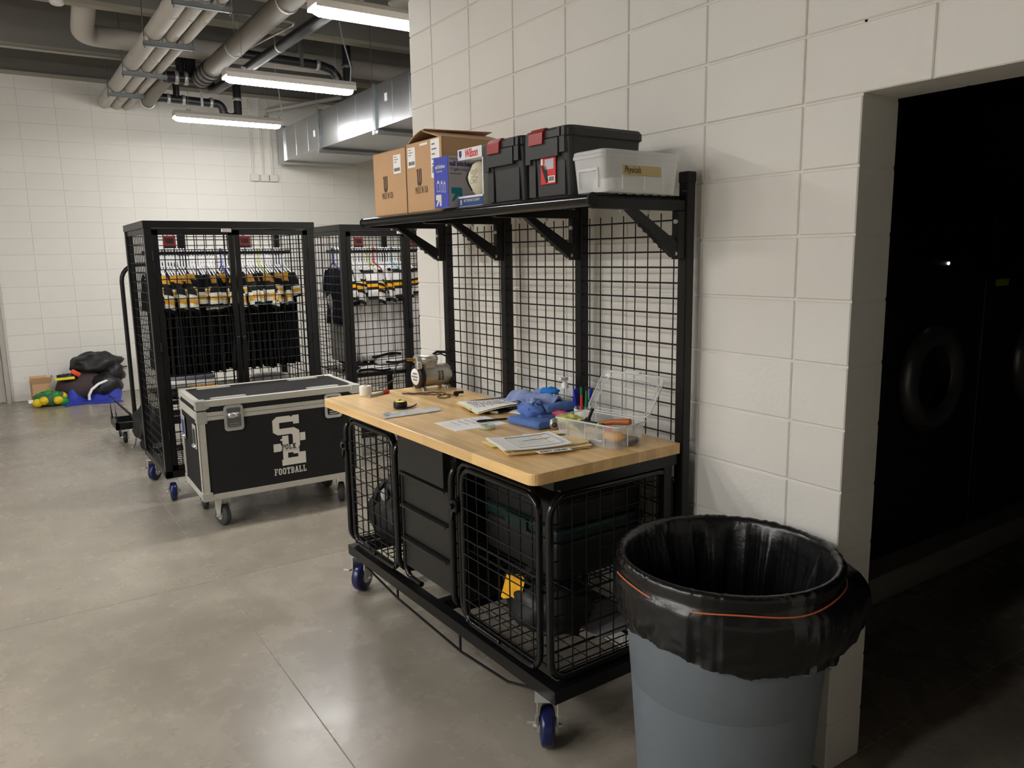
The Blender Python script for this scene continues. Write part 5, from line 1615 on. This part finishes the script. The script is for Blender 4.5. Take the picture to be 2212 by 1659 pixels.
def torso_mesh(name, material, seed, thick, Ht=.80):
    r = random.Random(seed)
    ph = [r.uniform(0, 6) for _ in range(4)]
    nu, nv = 10, 12
    def side(s):
        out = []
        for j in range(nv + 1):
            v = j / nv
            for i in range(nu + 1):
                u = i / nu
                y = -.215 + .43*u
                ay = abs(y)/.215
                ztop = -.100 - .105*max(0, ay - .10) - .055*max(0, 1 - ay/.45)**.5
                w = 1 + .10*math.sin(v*2.2)
                z = ztop*(1 - v) - (Ht + .04)*v
                edge = min(1, (1 - ay)*4 + .25)
                x = s*thick*edge*(.4 + .6*min(1, v*4)) + .010*math.sin(7*u + ph[0] + 2*v)*v + .006*math.sin(17*u + ph[1])*v + .004*math.sin(9*v + ph[2])
                out.append((x, y*w + .012*math.sin(4*v + ph[3])*v, z))
        return out
    m = MB()
    w = nu + 1
    a, b = side(1), side(-1)
    vs = a + b; o = len(a)
    fs = [(j*w+i, j*w+i+1, (j+1)*w+i+1, (j+1)*w+i) for j in range(nv) for i in range(nu)]
    fs += [(o+j*w+i, o+(j+1)*w+i, o+(j+1)*w+i+1, o+j*w+i+1) for j in range(nv) for i in range(nu)]
    ring = [i for i in range(w)] + [j*w+nu for j in range(1, nv+1)] + [nv*w+i for i in range(nu-1, -1, -1)] + [j*w for j in range(nv-1, 0, -1)]
    fs += [(q, p, o + p, o + q) for p, q in zip(ring, ring[1:] + ring[:1])]
    m.add(vs, fs, True)
    return m.mesh(name, material)

def sleeve_rings(seed, wide, length, out, n=12):
    """list of rings (each n pts) of a flattened hanging sleeve; starts at the shoulder"""
    r = random.Random(seed)
    rot = r.uniform(-.95, .95)
    tw = r.uniform(-.7, .7)
    drop = r.uniform(-.03, .03)
    rings = []
    K = 9
    for k in range(K):
        s = k/(K - 1)
        cy = -.185 - out*math.sin(s*PI*.5)
        cz = -.165 + drop*s - length*(s**1.15)
        w = wide*(.55 + .45*s) ; th = .014 + .006*math.sin(s*3)
        a = rot + tw*s
        ring = []
        for q in range(n):
            g = 2*PI*q/n
            lx, ly = w*math.cos(g), th*math.sin(g) + .006*math.sin(3*g + seed)*s
            ring.append((lx*math.cos(a) - ly*math.sin(a), cy + lx*math.sin(a)*.6 + ly*math.cos(a), cz - .25*(lx*math.sin(a))))
        rings.append(ring)
    return rings
def ring_mesh(name, rings, i0, i1, material, grow=0.0, cap=False):
    def at(t):
        k = min(int(t), len(rings) - 2); f = t - k
        return [tuple(a*(1-f) + b*f for a, b in zip(p, q)) for p, q in zip(rings[k], rings[k+1])]
    steps = max(2, int(round((i1 - i0)*1.5)) + 1)
    R = [at(i0 + (i1 - i0)*k/(steps - 1)) for k in range(steps)]
    vs = []; n = len(R[0])
    for rr in R:
        c = [sum(p[d] for p in rr)/n for d in range(3)]
        for p in rr:
            d = Vector((p[0] - c[0], p[1] - c[1], p[2] - c[2]))
            l = d.length
            vs.append(tuple(Vector(p) + d*(grow/l if l > 1e-6 else 0)))
    fs = [(i*n+k, i*n+(k+1) % n, (i+1)*n+(k+1) % n, (i+1)*n+k) for i in range(len(R) - 1) for k in range(n)]
    m = MB()
    if cap: fs += [tuple(range(n))[::-1], tuple(range((len(R)-1)*n, len(R)*n))]
    m.add(vs, fs, True)
    return m.mesh(name, material)

def jersey_kit(kind, seed):
    r = random.Random(seed*13 + 5)
    K = {}
    if kind == 'black':
        K['torso'] = torso_mesh('jersey', 'jersey_black', seed, .012, r.uniform(.85, .885))
        rg = sleeve_rings(seed, r.uniform(.025, .062), r.uniform(.17, .29), r.uniform(.03, .15))
        K['sleeve'] = ring_mesh('sleeve', rg, 0, 8, 'jersey_black', 0, True)
        K['bands'] = [('sleeve_stripe', ring_mesh('sleeve_stripe', rg, 4.7, 5.5, 'stripe_white', .0015)), ('sleeve_stripe', ring_mesh('sleeve_stripe', rg, 5.5, 6.5, 'stripe_gold', .0015)), ('sleeve_stripe', ring_mesh('sleeve_stripe', rg, 6.5, 7.4, 'stripe_white', .0015))]
        if seed % 3 != 1: K['bands'].append(('shoulder_panel', ring_mesh('shoulder_panel', rg, .1, 2.3, 'gold' if seed % 2 else 'stripe_gold', .0015)))
    elif kind == 'white':
        K['torso'] = torso_mesh('jersey', 'jersey_white', seed, .025, r.uniform(.90, .98))
        rg = sleeve_rings(seed, r.uniform(.040, .080), r.uniform(.20, .32), r.uniform(.03, .14))
        K['sleeve'] = ring_mesh('sleeve', rg, 0, 8, 'jersey_white', 0, True)
        K['bands'] = [('sleeve_stripe', ring_mesh('sleeve_stripe', rg, 3.4, 4.1, 'stripe_black', .0015)), ('sleeve_stripe', ring_mesh('sleeve_stripe', rg, 4.1, 4.9, 'stripe_gold_bright', .0015)), ('sleeve_stripe', ring_mesh('sleeve_stripe', rg, 4.9, 5.6, 'stripe_black', .0015)), ('cuff', ring_mesh('cuff', rg, 7.2, 8.0, 'stripe_black', .0015))]
        if seed % 2: K['bands'].append(('shoulder_panel', ring_mesh('shoulder_panel', rg, .0, 1.2, 'stripe_black', .0015)))
    else:
        K['torso'] = torso_mesh('jersey', 'jersey_navy', seed, .014, .62)
        rg = sleeve_rings(seed, .03, .2, .05)
        K['sleeve'] = ring_mesh('sleeve', rg, 0, 8, 'jersey_navy', 0, True)
        K['bands'] = []
    rg2 = [[(p[0], -p[1], p[2]) for p in q][::-1] for q in rg]
    K['sleeve2'] = ring_mesh('sleeve', rg2, 0, 8, 'jersey_black' if kind == 'black' else 'jersey_white' if kind == 'white' else 'jersey_navy', 0, True)
    K['tag'] = MB().box((-.008, -.2, -.80), (.008, -.198, -.775)).mesh('hem_tag', 'stripe_white' if kind == 'black' else 'stripe_black')
    return K
KITS = {('black', s): jersey_kit('black', s) for s in range(12)}
KITS.update({('white', s): jersey_kit('white', s) for s in range(10)})
KITS[('navy', 0)] = jersey_kit('navy', 3)

def hang(rack_xy, D, x, kind, seed, hcol, jl, hl, grp):
    loc = (rack_xy[0] + x, rack_xy[1] + D*.5, 1.82)
    rz = RND.uniform(-.05, .05)
    h_ = inst('hanger', hanger_mesh(hcol), None, loc, (0, 0, rz))
    tag(h_, hl, 'hanger', 'plastic hangers in the ' + grp)
    K = KITS[(kind, seed)]
    dz = RND.uniform(-.012, .004)
    j = inst('jersey', K['torso'], None, (loc[0], loc[1], loc[2] + dz), (0, 0, rz))
    tag(j, jl, 'jersey', 'jerseys in the ' + grp)
    s = inst('sleeve', K['sleeve'], j)
    for nm, me in K['bands']: inst(nm, me, s)
    inst('sleeve', K['sleeve2'], j)
    if RND.random() < .3:
        inst('hem_tag', K['tag'], j)
    return j
ORD = ['first', 'second', 'third', 'fourth', 'fifth', 'sixth', 'seventh', 'eighth', 'ninth', 'tenth', 'eleventh', 'twelfth', 'thirteenth', 'fourteenth', 'fifteenth', 'sixteenth', 'seventeenth', 'eighteenth', 'nineteenth', 'twentieth', 'twenty-first', 'twenty-second', 'twenty-third', 'twenty-fourth', 'twenty-fifth', 'twenty-sixth', 'twenty-seventh', 'twenty-eighth', 'twenty-ninth', 'thirtieth']
JB = 'black jersey with gold and white sleeve stripes hanging in the front rack'
HB = 'white plastic hanger on the rod of the black jersey rack'
xs_ = [.085 + .0215*k for k in range(22)] + [.56]
cols = {}
for k, x in enumerate(xs_):
    hang(R1, .92, x, 'black', RND.randrange(12), 'hang_white', '%s black jersey from the left behind the left door of the front rack' % ORD[k], 'white hanger of the %s black jersey behind the front rack left door' % ORD[k], 'black jersey rack')
xs_ = [.615 + .0225*k for k in range(23)]
for k, x in enumerate(xs_):
    hc = {0: 'hang_blue', 5: 'hang_orange', 13: 'hang_lime'}.get(k, 'hang_white')
    hl = {0: 'blue hanger at the left of the right door in the black jersey rack', 5: 'orange hanger in the black jersey rack', 13: 'lime green hanger in the black jersey rack'}.get(k, 'white hanger of the %s black jersey behind the front rack right door' % ORD[k])
    hang(R1, .92, x, 'black', RND.randrange(12), hc, '%s black jersey from the left behind the right door of the front rack' % ORD[k], hl, 'black jersey rack')
JW = 'white jersey with black and gold sleeve stripes hanging in the right rack'
HW = 'white plastic hanger on the rod of the white jersey rack'
for k in range(29):
    x = .10 + .0262*k
    hc = {0: 'hang_blue', 13: 'hang_lime', 15: 'hang_red', 22: 'hang_cyan', 27: 'hang_lime'}.get(k, 'hang_white')
    hl = {0: 'blue hanger holding the navy garment', 13: 'lime green hanger in the middle of the white jersey rack', 15: 'red hanger in the white jersey rack', 22: 'cyan hanger in the white jersey rack', 27: 'lime green hanger at the right end of the white jersey rack'}.get(k, 'white hanger of the %s white jersey from the left in the right rack' % ORD[k - 1])
    if k == 0: hang(R2, .92, x, 'navy', 0, hc, 'navy blue garment hanging at the left end of the white jersey rack', hl, 'white jersey rack')
    else: hang(R2, .92, x, 'white', RND.randrange(10), hc, '%s white jersey from the left in the right rack' % ORD[k - 1], hl, 'white jersey rack')

# folded clothes on the rack shelves
def folded(label, loc, rz, d, m_, seed, grp):
    t = thing('folded_pants', label, 'clothing', loc, rz, grp)
    m = MB().rbox((-d[0], -d[1], 0), (d[0], d[1], d[2]), d[2]*.45, 2)
    m.v = [(x + .02*noise.noise(Vector((x*9, y*9, z*30 + seed))), y + .02*noise.noise(Vector((x*9 + 5, y*9, z*30 + seed))), max(0, z + (.018*noise.noise(Vector((x*10, y*10, seed))) if z > d[2]*.5 else 0))) for x, y, z in m.v]
    m.obj('folded_cloth', m_, t)
    return t
x0, y0 = R1
gs = 'folded clothes on the black jersey rack shelf'
folded('black folded trousers at the bottom of the shelf pile', (x0 + .28, y0 + .30, .742), .1, (.20, .18, .045), 'jersey_black', 1, gs)
folded('gold folded trousers showing at the right of the shelf pile', (x0 + .34, y0 + .26, .787), -.15, (.13, .14, .03), 'gold', 2, gs)
folded('white folded trousers in the middle of the shelf pile', (x0 + .25, y0 + .30, .817), .12, (.18, .17, .045), 'jersey_white', 3, gs)
folded('grey folded trousers on top of the shelf pile', (x0 + .29, y0 + .36, .862), -.1, (.17, .15, .035), 'ink_grey', 4, gs)
folded('white folded trousers at the back right of the front rack shelf', (x0 + .98, y0 + .62, .742), .3, (.12, .12, .06), 'jersey_white', 8, gs)
x0, y0 = R2
gs = 'folded trousers on the white jersey rack shelf'
q = [('white trousers at the bottom left of the right rack shelf pile', .30, .28, .742, (.22, .20, .05), 'jersey_white'),
     ('white trousers at the bottom right of the right rack shelf pile', .70, .28, .742, (.22, .20, .06), 'jersey_white'),
     ('black trousers in the middle of the right rack shelf pile', .34, .40, .792, (.20, .18, .04), 'jersey_black'),
     ('white trousers with black stripe on the right rack shelf pile', .60, .26, .802, (.24, .18, .05), 'jersey_white'),
     ('white trousers on top of the right rack shelf pile', .44, .34, .852, (.22, .16, .06), 'jersey_white'),
     ('black belt heap at the left of the right rack shelf', .12, .22, .742, (.06, .14, .09), 'jersey_black')]
for k, (lab, x, y, z, d, mm) in enumerate(q):
    t = folded(lab, (x0 + x, y0 + y, z), RND.uniform(-.2, .2), d, mm, 20 + k, gs)
    if 'white' in lab:
        MB().sheet(lambda u, v: (-d[0]*.7 + d[0]*1.4*u, -d[1] - .012 + .004*math.sin(8*u), d[2]*(.35 + .35*v) + .01*math.sin(6*u + k)), 10, 2, .002).obj('side_stripe', 'stripe_black', t)
        MB().sheet(lambda u, v: (-d[0]*.5 + .05*v + d[0]*.5*u, -d[1]*.6 + d[1]*.8*u, d[2] + .02 + .004*math.sin(6*u)), 8, 2, .003).obj('belt_loop', 'stripe_black', t)

# ------------------------------------------------------------------ cart behind the rack
t = thing('hoop_cart', 'black tube cart with a tall hoop handle behind the uniform rack', 'cart', (-1.10, 7.0, 0))
MB().tube([(0, 0, .22), (0, 0, 1.52)] + [(.16 - .16*math.cos(a), 0, 1.57 + .16*math.sin(a)) for a in [k*PI/12 for k in range(7)]] + [(.45, 0, 1.73)] + [(.45 + .16*math.sin(a), 0, 1.57 + .16*math.cos(a)) for a in [k*PI/12 for k in range(1, 7)]] + [(.61, 0, .22)], .021, n=12).obj('hoop_handle', 'black', t)
m = MB()
m.box((-.22, -.35, .14), (.70, -.32, .21)).box((-.22, .02, .14), (.70, .05, .21)).box((-.22, -.35, .14), (-.19, .05, .21)).box((.67, -.35, .14), (.70, .05, .21))
m.obj('platform_frame', 'black', t)
m = MB()
for y in (-.34, .04):
    m.tube([(-.205, y, .21), (-.215, y, .44), (-.03, y, .21)], .009, n=6)
m.obj('corner_brace', 'black', t)
for x, y in ((-.14, -.30), (.6, -.30), (-.14, .0), (.6, .0)):
    caster(t, (x, y, 0), 1.3, 'rubber_black', R=.055, H=.14, w=.035, brake=False)
MB().tube([(-.06, -.36, .20), (-.065, -.42, .14), (-.075, -.50, .07), (-.10, -.58, .03), (-.13, -.64, .012)], .009, n=8).obj('hanging_strap', 'zinc', t)
t = thing('black_bundle', 'shiny black bundle strapped to the hoop cart', 'bag', (-1.06, 6.42, 0), .2)
MB().blob((0, 0, .20), (.13, .2, .21), .25, 2.2, 5, 22, 14, flat=.02).obj('bundle_body', 'bag_black', t)
for k in range(3):
    MB().tube([(-.13 + .03*k, -.10, .10 + .02*k), (-.10 + .03*k, -.09, .25), (.0 + .03*k, -.06, .40 - .02*k)], .006, n=6).obj('strap', 'rubber_grey', t)
MB().cyl((-.12, -.16, .055), (-.07, -.14, .055), .05, n=16).obj('wheel', 'rubber_black', t)
tag(MB().chbox((-.03, -.012, 0), (.03, .012, .012), .003).obj('wall_clip', 'pen_black', None, (-.78, YF - .014, .34)), 'tiny black clip on the far wall low down', 'clip')

# ------------------------------------------------------------------ things on the floor by the far wall
t = thing('small_carton', 'open small cardboard box on the floor by the far wall', 'box', (-1.80, 9.82, 0), .06)
m = MB(); w = .004
m.box((-.10, -.12, 0), (.10, .12, w)).box((-.10, -.12, 0), (-.10 + w, .12, .26)).box((.10 - w, -.12, 0), (.10, .12, .26)).box((-.10, -.12, 0), (.10, -.12 + w, .26)).box((-.10, .12 - w, 0), (.10, .12, .26))
m.obj('carton_body', 'cardboard', t)
for pts in ([(-.10, -.12, .26), (.10, -.12, .26), (.09, -.15, .34), (-.11, -.15, .34)], [(-.10, .12, .26), (.10, .12, .26), (.10, .15, .33), (-.10, .15, .33)], [(-.10, -.12, .26), (-.10, .12, .26), (-.15, .11, .335), (-.15, -.11, .335)], [(.10, -.12, .26), (.10, .12, .26), (.145, .10, .34), (.145, -.10, .34)]):
    a, b, c, d = [Vector(q) for q in pts]
    n_ = (b - a).cross(d - a).normalized()*.003
    MB().add([a, b, c, d, a + n_, b + n_, c + n_, d + n_], [(0, 1, 2, 3), (7, 6, 5, 4), (0, 4, 5, 1), (1, 5, 6, 2), (2, 6, 7, 3), (3, 7, 4, 0)]).obj('flap', 'cardboard', t)
MB().chbox((-.08, -.09, .05), (.08, .09, .285), .004).obj('contents', 'paper', t)
MB().box((.1005, -.08, .08), (.102, -.03, .15)).obj('label', 'paper', t)
t = thing('ball_bag', 'mesh bag of yellow and green balls on the floor', 'ball bag', (-1.72, 9.50, 0), .1)
MB().blob((0, 0, .085), (.20, .13, .095), .2, 2.2, 7, 24, 12, flat=0).obj('net_bag', 'net_green', t)
rr = random.Random(2)
for k, (x, y, z, c) in enumerate(((-.07, -.10, .085, 'ball_yellow'), (.08, -.10, .075, 'ball_yellow'), (.06, -.06, .13, 'ball_green'), (-.12, -.02, .12, 'ball_green'), (.13, -.02, .11, 'ball_yellow'), (-.14, -.08, .06, 'ball_yellow'), (-.02, -.03, .15, 'ball_green'), (.14, -.08, .05, 'ball_green'))):
    tag(MB().blob((0, 0, 0), (.058, .050, .052), .12, 2, k, 14, 10).obj('ball', c, None, (-1.72 + x, 9.50 + y, z)), ('yellow' if 'yellow' in c else 'green') + ' ball in the floor mesh bag, ' + ('front left', 'front right', 'upper right of centre', 'upper left', 'right end', 'left end', 'top middle', 'low on the right')[k], 'ball', ('yellow' if 'yellow' in c else 'green') + ' balls in the mesh bag')
MB().chbox((-.24, -.05, .06), (-.18, .0, .10), .005).obj('bag_tag', 'paper', t)
t = thing('plum_duffel', 'large plum and black stuffed duffel bag against the far wall', 'bag', (-1.25, 9.70, 0))
MB().blob((-.10, .02, .17), (.30, .22, .20), .16, 1.8, 3, 26, 16, flat=0).obj('bag_body', 'bag_plum', t)
MB().blob((.16, -.06, .16), (.20, .20, .18), .16, 2, 8, 24, 14, flat=.02).obj('bag_end', 'bag_black', t)
MB().tube([(-.05, -.30, .04), (-.05, -.31, .10), (-.01, -.30, .17), (.07, -.27, .225), (.16, -.22, .25), (.27, -.15, .26)], .017, n=8).obj('white_handle', 'paper', t)
t = thing('black_trash_sack', 'glossy black sack on top of the duffel pile', 'bag', (-1.15, 9.80, .34))
MB().blob((0, 0, .10), (.29, .20, .16), .25, 2.2, 11, 28, 16, flat=-.06).obj('sack_body', 'bag_black', t)
MB().blob((.20, -.10, -.02), (.12, .12, .14), .25, 2.2, 5, 18, 12).obj('sack_fold', 'bag_black', t)
t = thing('blue_tarp', 'crumpled royal blue fabric spread under the bags', 'fabric', (-1.22, 9.42, 0))
def tarp(u, v):
    x = -.37 + .66*u; y = -.17 + .40*v
    up = min(1, v*1.6)
    z = .008 + up*(.05*v + .05*noise.noise(Vector((u*5, v*4, 3))) + .24*math.exp(-((u - .20)/.11)**2)*v + .16*math.exp(-((u - .86)/.13)**2)*v + .06*math.exp(-((u - .55)/.09)**2)*v + .02*math.sin(17*u + 5*v))
    return (x + .04*math.sin(7*v)*(.5 - u), y + .05*math.sin(6*u), max(.006, z))
MB().sheet(tarp, 34, 20, .004).obj('fabric_sheet', 'tarp_blue', t)
tag(MB(Matrix.Rotation(.6, 4, 'Y')).rbox((-.055, -.04, -.01), (.055, .04, .045), .012, 2).obj('orange_scrap', 'orange_tool', None, (-1.42, 9.56, .36)), 'bright orange-red scrap on top of the duffel', 'cloth')
tag(MB().rbox((-.11, -.014, -.016), (.11, .014, .016), .005).obj('yellow_bar', 'yellow', None, (-1.54, 9.48, .325), (0, 0, .05)), 'short yellow bar lying on the duffel bag', 'bar')
tag(MB().blob((0, 0, 0), (.11, .06, .05), .4, 2.6, 6, 16, 10).obj('black_shoe', 'bag_black', None, (-1.52, 9.54, .33)), 'black scrap tucked behind the yellow bar', 'shoe')

# ------------------------------------------------------------------ laundry machines
def washer(x0, label, sticker=False):
    t = thing('washer', label, 'washing machine', (x0, .55, .14), 0, 'laundry machines')
    W, D, H = 1.18, 1.15, 1.80
    MB().chbox((0, 0, 0), (W, D, H), .015).obj('cabinet', 'washer_dark', t)
    MB().chbox((.02, -.012, H - .36), (W - .02, .0, H - .03), .004).obj('control_panel', 'washer_panel', t)
    cx, cz = .60, .94
    ring = MB()
    ring.lathe([(.165, -.02), (.185, -.055), (.225, -.072), (.265, -.060), (.285, -.02), (.285, 0), (.165, 0)], 48, (cx, 0, cz), 'y')
    ring.obj('door_ring', 'washer_ring', t)
    MB().lathe([(0, .03), (.06, .028), (.12, .012), (.168, -.025)], 36, (cx, -.01, cz), 'y').obj('door_glass', 'washer_glass', t)
    MB().chbox((cx + .25, -.06, cz - .05), (cx + .31, -.01, cz + .05), .008).obj('door_handle', 'washer_panel', t)
    MB().box((W - .035, -.003, .02), (W - .03, .0, H - .02)).obj('seam_strip', 'washer_ring', t)
    MB().cyl((.70, -.012, H - .26), (.70, -.016, H - .26), .008, n=10).obj('indicator', 'led', t)
    if sticker:
        MB().prism([(.045, 1.40), (.19, 1.40), (.19, 1.445), (.27, 1.445), (.27, 1.50), (.045, 1.50)], -.004, 0, 'xz').obj('sticky_note', 'sticky', t)
    return t
washer(1.31, 'dark front-loading washer with a round door seen through the doorway')
washer(2.53, 'second dark laundry machine with a yellow sticker beyond the first', True)
t = thing('orange_toy', 'small orange tangle at the jamb inside the dark doorway', 'toy', (1.33, .52, 1.62))
rr = random.Random(4)
for k in range(7):
    a = Vector((rr.uniform(-1, 1), rr.uniform(-.3, .3), rr.uniform(-1, 1))).normalized()*.06
    MB().tube([(0, 0, 0), a*.5 + Vector((0, 0, .01)), a], .006, n=5).obj('spike', 'orange_tool', t)
MB().blob((0, 0, 0), (.022, .02, .028), .1, 2, 3, 12, 8).obj('body', 'orange_tool', t)
